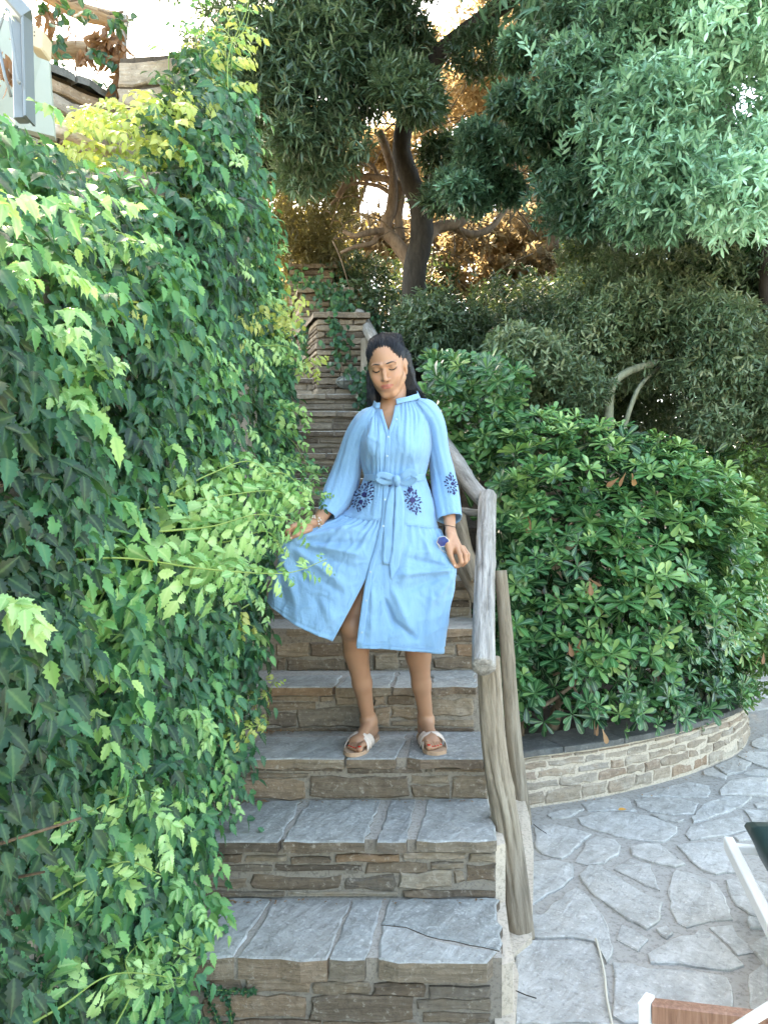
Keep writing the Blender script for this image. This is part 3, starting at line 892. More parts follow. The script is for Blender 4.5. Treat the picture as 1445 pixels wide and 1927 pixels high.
def vine_x(D, z):
    """foliage front of the vine"""
    base = np.interp(D, [.7, 1.2, 2.0, 2.4, 2.8, 3.3, 3.9, 4.6, 6.0], [-.60, -.585, -.595, -.60, -.60, -.585, -.59, -.68, -.95])
    return base
def vine_top(D):
    return np.interp(D, [.5, 1.1, 1.35, 1.8, 2.05, 2.2, 2.4, 2.75, 3.05, 3.45, 3.9, 4.5, 5.5, 7], [2.14, 2.17, 2.25, 2.32, 2.38, 2.46, 2.72, 3.05, 3.36, 3.30, 3.06, 2.80, 2.75, 3.0])
def vine_bot(D):
    return np.interp(D, [.5, 2.0, 2.35, 2.55, 2.8, 3.1, 3.4, 3.8, 4.3, 5.2, 7], [0, 0.0, .15, .42, .68, .88, 1.12, 1.30, 1.55, 2.0, 2.6])
N = 12500
D = .72 + 5.4 * gv.random(N * 3) ** 1.25
z = gv.uniform(0, 3.4, N * 3)
ok = (z < vine_top(D) + .04 * gv.normal(size=N * 3)) & (z > vine_bot(D) + .06 * gv.normal(size=N * 3))
D, z = D[ok][:N], z[ok][:N]
N = len(D)
pn = np.stack([np.zeros(N), D, z], 1)
bul = .085 * vnoise(pn, 3.2, 1) + .055 * vnoise(pn, 9, 2)
topin = np.clip((z - (vine_top(D) - .35)) / .35, 0, 1)
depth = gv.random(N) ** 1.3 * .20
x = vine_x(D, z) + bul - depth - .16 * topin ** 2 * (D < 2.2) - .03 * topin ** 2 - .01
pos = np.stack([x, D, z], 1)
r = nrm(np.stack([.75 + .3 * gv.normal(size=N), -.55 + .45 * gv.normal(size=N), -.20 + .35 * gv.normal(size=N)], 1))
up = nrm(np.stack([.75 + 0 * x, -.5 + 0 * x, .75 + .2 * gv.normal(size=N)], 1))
tone = np.clip(.40 + .28 * vnoise(pn, 2.2, 5) + .17 * vnoise(pn, 7, 6) + .12 * gv.normal(size=N) - depth * 1.7 + .32 * (gv.random(N) < .07) * (depth < .08), 0, .9)  # deeper leaves get a darker tone: inner shade put into the colour
big = np.clip(.031 + .003 * D, .031, .045) * gv.uniform(.7, 1.3, N)
cl = Cloud()
near = D < 2.4
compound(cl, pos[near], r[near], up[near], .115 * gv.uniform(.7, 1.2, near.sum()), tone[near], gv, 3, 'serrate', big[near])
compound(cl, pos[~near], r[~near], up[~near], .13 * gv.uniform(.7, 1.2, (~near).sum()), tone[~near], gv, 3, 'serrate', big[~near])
# drooping pale tips scattered over the face
tips = Cloud()
for k in range(75):
    D0 = .9 + 3.4 * gv.random(); z0 = gv.uniform(.25, 3.0)
    if z0 > vine_top(D0) - .05 or z0 < vine_bot(D0) + .1: continue
    a = np.array([vine_x(D0, z0) + .01, D0, z0]); dr = nrm(np.array([.8 + .4 * gv.normal(), -.7 + .4 * gv.normal(), .25 + .3 * gv.normal()]))
    L = gv.uniform(.10, .24); t = np.linspace(0, 1, 5)
    pp = a + dr * (L * t)[:, None] + DOWN * (L * .5 * t * t)[:, None]
    compound(tips, pp, np.tile(dr, (5, 1)) + .5 * gv.normal(size=(5, 3)), np.tile([[.5, -.5, .8]], (5, 1)), .085 * (1.15 - t * .6), np.clip(.35 + .4 * t + .1 * gv.normal(), 0, 1), gv, 3, 'serrate', .032 * (1.15 - t * .5))
tips.build('young_foliage', M['vine_young'], vine, kind='stuff')
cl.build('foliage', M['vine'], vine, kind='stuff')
# dry bits and stems inside
b = Bag()
for k in range(70):
    D0 = gv.uniform(.9, 3.3); z0 = gv.uniform(.3, 2.2)
    if z0 > vine_top(D0) - .45 or z0 < vine_bot(D0): continue
    p0 = np.array([vine_x(D0, z0) - .10, D0, z0]); d = gv.normal(size=3) * [.25, .5, .6] + [0.12, 0, 0]
    pts = [p0, p0 + d * .12 + gv.normal(size=3) * .015, p0 + d * .22 + gv.normal(size=3) * .02]
    b.add(*tube(catmull(pts, 3), [.004, .002], 4, caps=False))
b.build('stem', M['twig'], vine, smooth=True, kind='stuff')

# single compound leaves of the vine, each an object, on the shoots that stand out
VAR = []
for k in range(5):
    c = Cloud(); g = np.random.default_rng(50 + k)
    compound(c, np.zeros((1, 3)), np.array([[0, 1.0, 0]]), np.array([[0, .25, 1.0]]), 1.0, .35 + .12 * k, g, 3 + k % 2, 'serrate', .34, .55)
    v, f = tube([(0, 0, 0), (0, .5, -.05), (0, 1, -.33)], [.008, .006], 3, caps=False)
    me1 = c.mesh('vine_leaf', M['vine_young']); VAR.append(me1)
VARY = []
for me1 in VAR:
    m2 = me1.copy(); m2.materials[0] = M['vine_sunny']; VARY.append(m2)
VARD = []
for k, me1 in enumerate(VAR):
    m2 = me1.copy(); m2.materials[0] = M['vine']
    VARD.append(m2)
def frame(d, up):
    d = Vector(d).normalized(); up = Vector(up)
    x = d.cross(up).normalized(); z = x.cross(d)
    return Matrix((x, d, z)).transposed().to_quaternion()
nleaf = [0]
def shoot(pts, L0, L1, meshes, n=None, parent=None, seed=0, stem=.0028, updir=(.25, -.95, .45), mat=None):
    """a long young shoot with opposite compound leaves; every leaf is an object under the shoot"""
    g = random.Random(seed)
    c = catmull([tuple(p) for p in pts], 8)
    seg_ = np.concatenate([[0], np.cumsum(np.linalg.norm(np.diff(c, axis=0), axis=1))])
    n = n or max(3, int(seg_[-1] / .055))
    v, f = tube(c, [stem, stem * .35], 5)
    st = link('shoot', mesh('shoot', v, f, mat or M['green_stem'], True), parent or vine)
    T = nrm(np.gradient(c, axis=0))
    for k in range(n):
        t = (k + .5) / n
        s = seg_[-1] * (.04 + .96 * t)
        p = np.array([np.interp(s, seg_, c[:, i]) for i in range(3)]); tt = np.array([np.interp(s, seg_, T[:, i]) for i in range(3)])
        upv = Vector(updir)
        side = Vector(tt).cross(upv).normalized()
        for sg in (-1, 1):
            d = Vector(tt) * (.6 + .5 * t) + side * sg * (1.0 - .4 * t) + Vector((g.uniform(-.2, .2), g.uniform(-.2, .2), g.uniform(-.35, .05)))
            L = (L0 + (L1 - L0) * t) * g.uniform(.8, 1.2)
            u2 = upv + Vector((g.uniform(-.3, .3), g.uniform(-.3, .3), g.uniform(-.2, .2)))
            o = bpy.data.objects.new('leaf', g.choice(meshes)); COL.objects.link(o)
            o.parent = st
            o.matrix_basis = Matrix.LocRotScale(Vector(p), frame(d, u2), Vector((L, L, L)))
            nleaf[0] += 1
    return st
sh = [
 # long pale shoots in front of the skirt and over the steps
 ([P(-60, 1075, 1.25), P(80, 1062, 1.4), P(230, 1050, 1.55), P(400, 1072, 1.75), P(540, 1078, 2.0), P(615, 1052, 2.1)], .19, .045, VAR, 15, 1),
 ([P(235, 962, 1.75), P(330, 950, 1.9), P(440, 930, 2.1), P(520, 925, 2.3), P(585, 955, 2.45)], .17, .07, VAR, 12, 2),
 ([P(300, 1000, 1.7), P(400, 990, 1.9), P(490, 968, 2.15), P(570, 985, 2.3)], .16, .07, VAR, 9, 3),
 ([P(320, 930, 1.9), P(400, 890, 2.1), P(470, 868, 2.25), P(520, 905, 2.3)], .15, .06, VAR, 9, 4),
 ([P(380, 900, 2.2), P(450, 905, 2.3), P(530, 890, 2.4), P(575, 925, 2.45)], .15, .06, VAR, 9, 24),
 ([P(330, 1010, 2.0), P(420, 1020, 2.1), P(500, 1000, 2.2), P(535, 1040, 2.25)], .13, .05, VAR, 8, 25),
 ([P(40, 505, 1.35), P(110, 470, 1.45), P(190, 432, 1.6), P(250, 445, 1.7)], .12, .05, VAR, 6, 5),
 ([P(60, 690, 1.4), P(130, 655, 1.55), P(185, 640, 1.65), P(215, 690, 1.7)], .10, .045, VARY, 6, 6),
 ([P(20, 750, 1.4), P(100, 735, 1.5), P(170, 712, 1.6), P(212, 740, 1.62)], .09, .045, VAR, 5, 7),
 ([P(400, 625, 2.7), P(440, 605, 2.9), P(490, 588, 3.1), P(530, 605, 3.2)], .13, .06, VARY, 6, 8),
 ([P(440, 660, 3.0), P(500, 650, 3.2), P(545, 655, 3.35), P(572, 690, 3.4)], .13, .05, VAR, 6, 9),
 ([P(60, 1560, 1.35), P(150, 1535, 1.5), P(230, 1500, 1.6), P(300, 1490, 1.7)], .12, .05, VAR, 7, 10),
 ([P(100, 1690, 1.4), P(170, 1650, 1.55), P(240, 1620, 1.65), P(305, 1645, 1.7)], .10, .045, VAR, 6, 11),
 ([P(215, 1935, 1.6), P(250, 1860, 1.7), P(240, 1800, 1.75), P(300, 1760, 1.85), P(370, 1790, 1.95)], .115, .06, VAR, 7, 12),
 ([P(40, 1935, 1.3), P(120, 1890, 1.4), P(220, 1830, 1.55), P(350, 1840, 1.8)], .11, .06, VAR, 7, 13),
 ([P(480, 1130, 2.7), P(420, 1170, 2.6), P(470, 1175, 2.7), P(485, 1190, 2.75)], .08, .04, VARY, 4, 14),
 ([P(400, 1340, 2.5), P(450, 1320, 2.7), P(500, 1310, 2.85), P(520, 1275, 2.9)], .09, .045, VARY, 6, 15),
 ([P(420, 1400, 2.5), P(455, 1375, 2.6), P(490, 1362, 2.7), P(505, 1350, 2.75)], .08, .04, VARY, 5, 16),
 ([P(470, 870, 3.3), P(530, 880, 3.3), P(590, 890, 3.2), P(640, 905, 3.1)], .11, .05, VARD, 7, 17),
 ([P(500, 760, 3.6), P(545, 770, 3.5), P(580, 790, 3.5)], .11, .06, VARD, 4, 18),
 ([P(500, 930, 3.0), P(560, 925, 2.95), P(610, 935, 2.9)], .10, .05, VARD, 5, 19),
 ([P(160, 560, 1.6), P(215, 520, 1.75), P(260, 500, 1.85)], .10, .05, VARY, 4, 20),
 ([P(300, 1000, 2.0), P(200, 1110, 1.6), P(180, 1170, 1.55)], .12, .07, VARD, 4, 21),
 ([P(480, 620, 4.0), P(530, 640, 4.0), P(560, 680, 3.95)], .13, .07, VARD, 5, 31),
 ([P(500, 800, 3.7), P(550, 830, 3.6), P(580, 880, 3.5)], .12, .06, VARD, 5, 32),
 ([P(520, 520, 4.1), P(540, 560, 4.1), P(535, 620, 4.0)], .14, .07, VARY, 5, 22),
 ([P(490, 560, 3.5), P(520, 585, 3.5), P(545, 600, 3.5)], .12, .05, VARY, 4, 23),
 ([P(560, 690, 3.9), P(585, 680, 3.8), P(600, 700, 3.8)], .12, .05, VARY, 3, 24),
]
for pts, L0, L1, ms, n, sd in sh:
    shoot(pts, L0, L1, ms, n, seed=sd)
# leaves of the sunlit yellow growth on the ledge above, and shoots against the sky
for k in range(44):
    x = rng.uniform(115, 380); y = rng.uniform(170, 330) if x > 200 else rng.uniform(180, 235)
    y = max(y, 175 - (x - 330) * .3)
    p = P(x, y, rng.uniform(2.35, 2.75))
    o = bpy.data.objects.new('leaf', rng.choice(VARY)); COL.objects.link(o); o.parent = vine
    L = rng.uniform(.065, .10)
    o.matrix_basis = Matrix.LocRotScale(p - Vector((-.8, 2.6, 0)), frame((rng.uniform(-.6, 1), rng.uniform(-1, -.2), rng.uniform(-.3, .3)), (.2, -.4, 1)), Vector((L, L, L)))
for k in range(9):
    x = rng.uniform(300, 440); p = P(x, 110 - abs(x - 400) * .3, rng.uniform(2.8, 3.2))
    q = p + Vector((rng.uniform(-.12, .12), rng.uniform(-.1, .1), rng.uniform(.18, .34)))
    shoot([p - Vector((0, 0, .2)), p, (p + q) / 2 + Vector((.03, 0, 0)), q], .11, .05, VARY if k % 2 else VARD, 5, seed=100 + k, stem=.003)

# ledge growth: a second mass of the vine on the set-back ledge
c2 = Cloud()
N = 520
xx = gv.uniform(90, 400, N); yy = gv.uniform(165, 420, N); DD = gv.uniform(2.3, 3.0, N)
keep = (yy > 175 + (330 - xx).clip(0) * .22)
pp = np.array([tuple(P(a, b_, c_)) for a, b_, c_ in zip(xx[keep], yy[keep], DD[keep])])
keep2 = pp[:, 0] < vine_x(pp[:, 1], 0) - .02
pp = pp[keep2]
n = len(pp)
compound(c2, pp, nrm(np.stack([.3 + .6 * gv.normal(size=n), -.8 + .3 * gv.normal(size=n), -.1 + .3 * gv.normal(size=n)], 1)), nrm(np.array([[.3, -.5, .9]]) + 0 * pp), .10, np.clip(.45 + .25 * gv.normal(size=n), 0, 1), gv, 3, 'serrate', .030)
c2.build('foliage', M['vine_sunny'], vine, kind='stuff')

# ------------------------------------------------------------------ rosette shrub behind the planter wall
gp = np.random.default_rng(31)
def rosette(c, centre, axis, R, tone, g, n=9, kind='obovate', spread=.95):
    axis = nrm(np.array(axis, float)); a = nrm(np.cross(axis, [0.3, .2, .9])); b_ = np.cross(axis, a)
    for lay, (m, el, sc) in enumerate(((n, .22, 1.0), (max(3, n - 4), .75, .72))):
        th = np.arange(m) / m * 6.283 + g.uniform(0, 1) + g.normal(size=m) * .15
        e = el + g.normal(size=m) * .13
        d = (np.cos(th)[:, None] * a + np.sin(th)[:, None] * b_) * np.cos(e)[:, None] * spread + axis * np.sin(e)[:, None]
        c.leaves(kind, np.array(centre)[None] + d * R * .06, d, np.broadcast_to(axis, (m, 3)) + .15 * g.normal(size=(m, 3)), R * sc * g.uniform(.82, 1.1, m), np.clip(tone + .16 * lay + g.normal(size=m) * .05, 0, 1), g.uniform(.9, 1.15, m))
RV = []
for k in range(8):
    c = Cloud(); g = np.random.default_rng(70 + k)
    rosette(c, (0, 0, 0), (0, 0, 1), 1.0, .22 + .07 * k, g, (9, 6, 8, 10, 5, 9, 7, 8)[k], spread=(1, .8, .95, .9, .7, 1, .85, .9)[k])
    RV.append(c.mesh('leaf_whorl', M['pitto']))
shrub = empty('pittosporum_shrub', (1.5, 4.6, .25), label='large glossy evergreen shrub with whorled leaves filling the curved planter', cat='shrub')
hc = catmull([(.66, 3.98, 0), (.9, 3.96, 0), (1.25, 4.05, 0), (1.62, 4.28, 0), (1.95, 4.55, 0), (2.2, 4.9, 0), (2.33, 5.4, 0)], 10)
hs = np.concatenate([[0], np.cumsum(np.linalg.norm(np.diff(hc, axis=0), axis=1))])
def hedge_pt(s, h, dep):
    p = np.array([np.interp(s, hs, hc[:, k]) for k in range(3)]); q = np.array([np.interp(min(s + .02, hs[-1]), hs, hc[:, k]) for k in range(3)]); q0 = np.array([np.interp(max(s - .02, 0), hs, hc[:, k]) for k in range(3)])
    t = nrm(q - q0); nn = np.array([t[1], -t[0], 0])
    return p, nn
ros = []
top_h = lambda s: float(np.interp(s, [0, .3, .7, 1.2, 1.7, 2.4], [2.05, 2.05, 2.0, 1.92, 1.85, 1.8]))
tries = 0
while len(ros) < 1150 and tries < 20000:
    tries += 1
    s = gp.random() * hs[-1]; H = top_h(s)
    h = .34 + (H - .34) * gp.random()
    p, nn = hedge_pt(s, h, 0)
    u = (h - .34) / (H - .34)
    lean = .03 + .20 * math.sin(min(u, .5) * math.pi) - .42 * max(0, u - .72) / .28 * max(0, u - .72) / .28
    bulge = .12 * float(vnoise(np.array([[s * 1.3, h, 0.]]), 4.5, 9)[0])
    dep = gp.random() ** 1.6 * .28
    pt = p + nn * (lean + bulge - dep) + np.array([0, 0, h])
    if u < .22 and s < 1.2 and gp.random() < .45: continue
    if u < .15 and s > 1.0: lean += .06; pt = p + nn * (lean + bulge - dep) + np.array([0, 0, h - .05])
    if float(vnoise(np.array([[s * 2.2, h * 1.4, 3.]]), 6.5, 19)[0]) > .62 and dep < .14: continue
    ax = nn * (1.0 - .6 * u) + np.array([0, 0, .35 + 1.1 * u]) + gp.normal(size=3) * .35
    ros.append((pt, ax, dep, u))
# up-left part of the shrub, behind the handrail
for k in range(300):
    a = P(gp.uniform(800, 985), gp.uniform(672, 900), gp.uniform(4.35, 5.0))
    if a.x < .50 + .0 * a.z and a.z < 2.0 and a.y < 4.6: continue
    ros.append((np.array(a), np.array([-.2, -.8, .7]) + gp.normal(size=3) * .35, gp.random() * .2, .5))
for k in range(200):
    a = P(gp.uniform(935, 1000), gp.uniform(900, 1330), gp.uniform(3.95, 4.2))
    ros.append((np.array(a), np.array([-.4, -.9, .3]) + gp.normal(size=3) * .3, .05 + gp.random() * .2, .3))
ros.sort(key=lambda q: q[2])
rest = Cloud()
cnt = 0
for i, (pt, ax, dep, u) in enumerate(ros):
    tone = .30 + .28 * u - dep * .8 + gp.normal() * .11 + .25 * max(0, (pt[0] - 1.7)) + (.35 if gp.random() < .08 else 0)  # whorls further in are coloured darker, painting the shrub's inner shade
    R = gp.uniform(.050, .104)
    if cnt < 296 and dep < .12:
        k = int(np.clip((tone - .12) / .07, 0, 7))
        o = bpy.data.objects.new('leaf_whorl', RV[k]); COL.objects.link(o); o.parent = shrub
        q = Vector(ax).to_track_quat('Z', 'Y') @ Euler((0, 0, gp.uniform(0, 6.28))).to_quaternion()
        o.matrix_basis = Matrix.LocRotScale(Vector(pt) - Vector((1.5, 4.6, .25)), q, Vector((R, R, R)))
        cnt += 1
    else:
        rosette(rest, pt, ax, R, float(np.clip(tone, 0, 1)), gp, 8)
# inner fill so that the shrub is dense
N = 5200
s_ = gp.random(N) * hs[-1]; h_ = .36 + 1.5 * gp.random(N)
pf = np.stack([np.interp(s_, hs, hc[:, 0]), np.interp(s_, hs, hc[:, 1]) + .12, h_], 1) + gp.normal(size=(N, 3)) * [.08, .10, .04] + np.array([.0, .18, 0])
pf = pf[(pf[:, 2] > .75) | (gp.random(N) < .55)]
rest.leaves('obovate', pf, rdirs(len(pf), gp) + [0, -.3, 0], rdirs(len(pf), gp), .10, .08 + .1 * gp.random(len(pf)))
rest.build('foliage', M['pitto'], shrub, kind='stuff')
# its branches
def limb(name, pts, r0, r1, mat, parent, sides=8, seed=0, n=6):
    v, f = tube(catmull([tuple(p) for p in pts], n), [r0, (r0 + r1) / 2, r1], sides, .06, random.Random(seed))
    return link(name, mesh(name, v, f, mat, True), parent)
for k, (pts, r0, r1) in enumerate([
    ([P(1030, 1395, 4.25), P(1060, 1300, 4.3), P(1105, 1220, 4.35), P(1120, 1120, 4.4), P(1110, 980, 4.5)], .035, .02),
    ([P(1020, 1330, 4.02), P(1075, 1290, 4.02), P(1100, 1262, 4.0), P(1160, 1228, 4.0)], .011, .007),
    ([P(1078, 1292, 4.02), P(1100, 1330, 4.0), P(1125, 1345, 3.98)], .007, .004),
    ([P(1040, 1270, 4.05), P(1065, 1262, 4.02), P(1080, 1278, 4.0)], .007, .004),
    ([P(1250, 1390, 4.5), P(1230, 1280, 4.5), P(1250, 1150, 4.6), P(1235, 1000, 4.7)], .03, .018),
    ([P(1180, 1200, 4.25), P(1250, 1180, 4.2), P(1310, 1190, 4.3)], .010, .006),
    ([P(1010, 1190, 4.1), P(1040, 1150, 4.1), P(1075, 1100, 4.15)], .008, .005),
    ([P(980, 1390, 4.1), P(985, 1300, 4.15), P(1000, 1200, 4.2), P(985, 1080, 4.25)], .014, .008),
    ([P(1390, 1350, 5.3), P(1370, 1200, 5.3), P(1360, 1000, 5.4)], .03, .02)]):
    limb('branch', pts, r0, r1, M['twig'], shrub, 7, k)
# browned leaves here and there
c = Cloud()
for k in range(13):
    a = np.array(P(gp.uniform(960, 1330), gp.uniform(880, 1330), 4.0)); s = gp.random() * hs[-1]
    p, nn = hedge_pt(s, 0, 0)
    pt = p + nn * (.1 + gp.random() * .08) + np.array([0, 0, gp.uniform(.4, 1.7)])
    c.leaves('obovate', pt[None] + gp.normal(size=(3, 3)) * .02, DOWN + .4 * gp.normal(size=(3, 3)), rdirs(3, gp), .075, gp.random(3))
c.build('dry_leaf', M['dry_leaf'], shrub, kind='stuff')

def leaf_cloud(cl, kind, centres, radii, per, size, tone, g, clump=None, up=(0, -.3, 1), droop=0.0, whorl=5, shell=.5, toned=.12):
    """sprays of leaves through blobs: centres (K,3), radii (K,3), per blob count of sprays"""
    centres = np.asarray(centres, float); radii = np.asarray(radii, float)
    idx = np.repeat(np.arange(len(centres)), per)
    N = len(idx)
    d = rdirs(N, g)
    rr = (shell + (1 - shell) * g.random(N)) ** .8
    p = centres[idx] + d * radii[idx] * rr[:, None]
    ax = nrm(d + .5 * g.normal(size=(N, 3)) + np.array([0, 0, .35 - droop]))
    a = nrm(np.cross(ax, rdirs(N, g))); b_ = np.cross(ax, a)
    tb = np.broadcast_to(tone, (len(centres),))[idx] + toned * g.normal(size=N) + .10 * d[:, 2]
    for k in range(whorl):
        th = 6.283 * k / whorl + g.normal(size=N) * .3
        e = .45 + .35 * g.normal(size=N)
        dd = (np.cos(th)[:, None] * a + np.sin(th)[:, None] * b_) * np.cos(e)[:, None] + ax * np.sin(e)[:, None]
        o = p + ax * (size * .5 * (k / whorl - .5))
        cl.leaves(kind, o, dd, np.array(up) + .5 * g.normal(size=(N, 3)), size * g.uniform(.75, 1.15, N), np.clip(tb, 0, 1))
    return p, ax

def blobs(n, box, g, rad):
    """n blob centres given as photograph x, y and distance ranges, rad in metres"""
    x = g.uniform(box[0], box[1], n); y = g.uniform(box[2], box[3], n); D = g.uniform(box[4], box[5], n)
    c = np.array([tuple(P(a, b_, d)) for a, b_, d in zip(x, y, D)])
    r = g.uniform(rad * .7, rad * 1.25, n)[:, None] * np.array([1, 1, .8])
    return c, r

def spray_objects(name, mats, kind, parent, c, r, count, size, g, n=11, L=.16, tonebase=.4, front=True):
    """single leafy twigs, each an object, on the side of the crown that shows"""
    me = []
    for k in range(5):
        cl = Cloud(); gg = np.random.default_rng(900 + k)
        t = np.linspace(.1, 1, n)
        pts = np.stack([.05 * np.sin(3 * t), t, -.12 * t * t], 1)
        th = np.arange(n) * 2.4
        d = np.stack([np.cos(th) * .9, .55 + .5 * t, np.sin(th) * .75], 1)
        cl.leaves(kind, pts, d, np.array([0, -.2, 1.0]) + .3 * gg.normal(size=(n, 3)), size / L * gg.uniform(.8, 1.15, n) * (1.1 - .35 * t), np.clip(tonebase + .07 * k + .05 * gg.normal(size=n), 0, 1))
        me.append(cl.mesh(name, mats))
    for k in range(count):
        i = g.integers(len(c)); d = nrm(g.normal(size=3) + np.array([0, -1.1 if front else 0, 0]))
        p = c[i] + d * r[i] * g.uniform(.8, 1.05)
        ax = nrm(d + .5 * g.normal(size=3))
        o = bpy.data.objects.new(name, me[g.integers(5)]); COL.objects.link(o); o.parent = parent
        o.matrix_basis = Matrix.LocRotScale(Vector(p) - parent.location, frame(ax, (.2 * g.normal(), -.4, 1)), Vector((1, 1, 1)) * L * g.uniform(.8, 1.2))

# ------------------------------------------------------------------ small-leaved hedge at the end of the planter
ge = np.random.default_rng(41)
hedge2 = empty('small_leaf_hedge', (2.4, 5.6, .2), label='pale small-leaved hedge at the far end of the curved planter, by the paving', cat='hedge')
c1, r1 = blobs(26, (1350, 1470, 830, 1270, 4.9, 5.7), ge, .20)
c1[:, 0] = np.minimum(c1[:, 0], 2.62)
cl = Cloud(); leaf_cloud(cl, 'oval', c1, r1, 190, .032, .45, ge, whorl=4)
cl.build('foliage', M['hedge_pale'], hedge2, kind='stuff')
limb('stem', [(2.3, 5.4, .3), (2.32, 5.35, .9), (2.4, 5.4, 1.6)], .03, .02, M['twig'], hedge2)

# ------------------------------------------------------------------ dark fine-leaved bush with pale forked trunk, above the shrub
bush = empty('forked_trunk_bush', (1.7, 5.5, 1.0), label='dark fine-leaved bush above the glossy shrub with a pale forked trunk', cat='bush')
c1, r1 = blobs(60, (1070, 1500, 450, 720, 5.3, 6.2), ge, .30)
cl = Cloud(); leaf_cloud(cl, 'lance', c1, r1, 230, .048, ge.uniform(.38, .80, len(c1)), ge, whorl=5)
c3, r3 = blobs(56, (1100, 1600, 420, 900, 6.2, 7.2), ge, .42)
c3b, r3b = blobs(20, (950, 1150, 600, 860, 6.2, 7.2), ge, .36)
c3 = np.concatenate([c3, c3b]); r3 = np.concatenate([r3, r3b])
leaf_cloud(cl, 'lance', c3, r3, 170, .048, .34, ge, whorl=5)
c4, r4 = blobs(10, (1210, 1500, 560, 800, 5.0, 5.4), ge, .22)
leaf_cloud(cl, 'narrow', c4, r4, 190, .06, .75, ge, whorl=5)
c5 = np.concatenate([blobs(12, (960, 1105, 640, 770, 4.9, 5.4), ge, .20)[0], blobs(20, (1275, 1500, 600, 840, 4.8, 5.3), ge, .20)[0], blobs(10, (1120, 1260, 560, 650, 5.1, 5.4), ge, .2)[0]])
leaf_cloud(cl, 'lance', c5, np.full((len(c5), 3), .20), 170, .052, ge.uniform(.45, .85, len(c5)), ge, whorl=5)
cl.build('foliage', M['hedge'], bush, kind='stuff')
spray_objects('leaf_spray', M['hedge'], 'lance', bush, np.concatenate([c1, c4]), np.concatenate([r1, r4]), 150, .046, ge, tonebase=.35)
limb('trunk', [P(1148, 860, 5.0), P(1145, 790, 5.02), P(1150, 730, 5.05), P(1180, 700, 5.1), P(1240, 680, 5.2)], .036, .022, M['bark_pale'], bush, 9, 1)
limb('trunk', [P(1170, 820, 5.05), P(1185, 770, 5.08), P(1205, 725, 5.12), P(1240, 690, 5.3)], .018, .012, M['bark_pale'], bush, 8, 2)
# second bush left of it, darker, behind the stairs' head
bush2 = empty('dark_evergreen_bush', (.6, 6.6, 1.6), label='dark evergreen bush behind the woman at the foot of the big tree', cat='bush')
c1, r1 = blobs(46, (790, 1090, 590, 780, 6.0, 7.4), ge, .30)
cl = Cloud(); leaf_cloud(cl, 'lance', c1, r1, 210, .055, ge.uniform(.22, .6, len(c1)), ge, whorl=5)
c3, r3 = blobs(8, (650, 790, 560, 700, 7.2, 7.8), ge, .28)
leaf_cloud(cl, 'oval', c3, r3, 90, .055, .2, ge, whorl=4)
cl.build('foliage', M['hedge'], bush2, kind='stuff')
spray_objects('leaf_spray', M['hedge'], 'lance', bush2, c1, r1, 90, .055, ge, tonebase=.25)
limb('stem', [P(900, 760, 6.6), P(910, 700, 6.6), P(930, 620, 6.7)], .04, .02, M['bark'], bush2)

# ------------------------------------------------------------------ big tree in the middle
tree = empty('old_tree', (P(795, 700, 7.0).x, 7.0, 1.9), label='old tree with a dark leaning trunk and twisting boughs behind the steps', cat='tree')
Ct = lambda x, y, D: P(440 + x / 2.19, y / 2.19, D)
limb('trunk', [Ct(752, 1700, 7.0), Ct(745, 1440, 7.0), Ct(742, 1250, 7.0), Ct(748, 1100, 7.0), Ct(775, 960, 7.0), Ct(765, 840, 7.0), Ct(728, 740, 7.0), Ct(692, 620, 7.0), Ct(705, 500, 7.0), Ct(740, 380, 7.0)], .125, .075, M['bark'], tree, 14, 1)
limb('bough', [Ct(740, 400, 7.0), Ct(850, 220, 6.8), Ct(1020, 80, 6.6), Ct(1150, -20, 6.5), Ct(1350, -160, 6.4)], .085, .07, M['bark'], tree, 12, 2)
limb('bough', [Ct(810, 860, 7.0), Ct(822, 790, 7.0), Ct(800, 720, 7.05), Ct(850, 690, 7.1)], .06, .03, M['bark'], tree, 9, 3)
for k, (pts, r0, r1) in enumerate([
    ([Ct(730, 1080, 7.1), Ct(670, 1000, 7.1), Ct(625, 940, 7.15), Ct(650, 850, 7.15), Ct(655, 720, 7.2), Ct(630, 620, 7.2), Ct(600, 540, 7.2)], .09, .05),
    ([Ct(690, 985, 7.2), Ct(678, 900, 7.2), Ct(690, 810, 7.2), Ct(680, 760, 7.2), Ct(640, 740, 7.2), Ct(560, 725, 7.3), Ct(480, 735, 7.3), Ct(425, 810, 7.3)], .055, .035),
    ([Ct(630, 950, 7.15), Ct(560, 955, 7.0), Ct(500, 970, 6.9), Ct(450, 950, 6.9)], .045, .025),
    ([Ct(600, 960, 7.15), Ct(570, 1000, 7.1), Ct(500, 1015, 7.0), Ct(440, 1040, 7.0)], .04, .02),
    ([Ct(640, 790, 7.2), Ct(580, 760, 7.3), Ct(480, 760, 7.4), Ct(400, 840, 7.4)], .03, .015),
    ([Ct(600, 740, 7.3), Ct(570, 680, 7.3), Ct(500, 640, 7.4), Ct(380, 630, 7.4)], .03, .012),
    ([Ct(780, 1010, 7.0), Ct(830, 940, 7.1), Ct(920, 920, 7.2), Ct(965, 870, 7.3), Ct(1000, 790, 7.4), Ct(1100, 770, 7.5)], .085, .04),
    ([Ct(900, 930, 7.2), Ct(980, 965, 7.3), Ct(1060, 935, 7.4), Ct(1120, 860, 7.5), Ct(1190, 800, 7.6)], .055, .03),
    ([Ct(1180, 810, 7.6), Ct(1170, 720, 7.6), Ct(1150, 650, 7.6)], .03, .015)]):
    limb('bough', pts, r0 * .76, r1 * .7, M['bark_warm'], tree, 9, 10 + k)  # browner than the trunk: warm light put into the boughs' bark colour
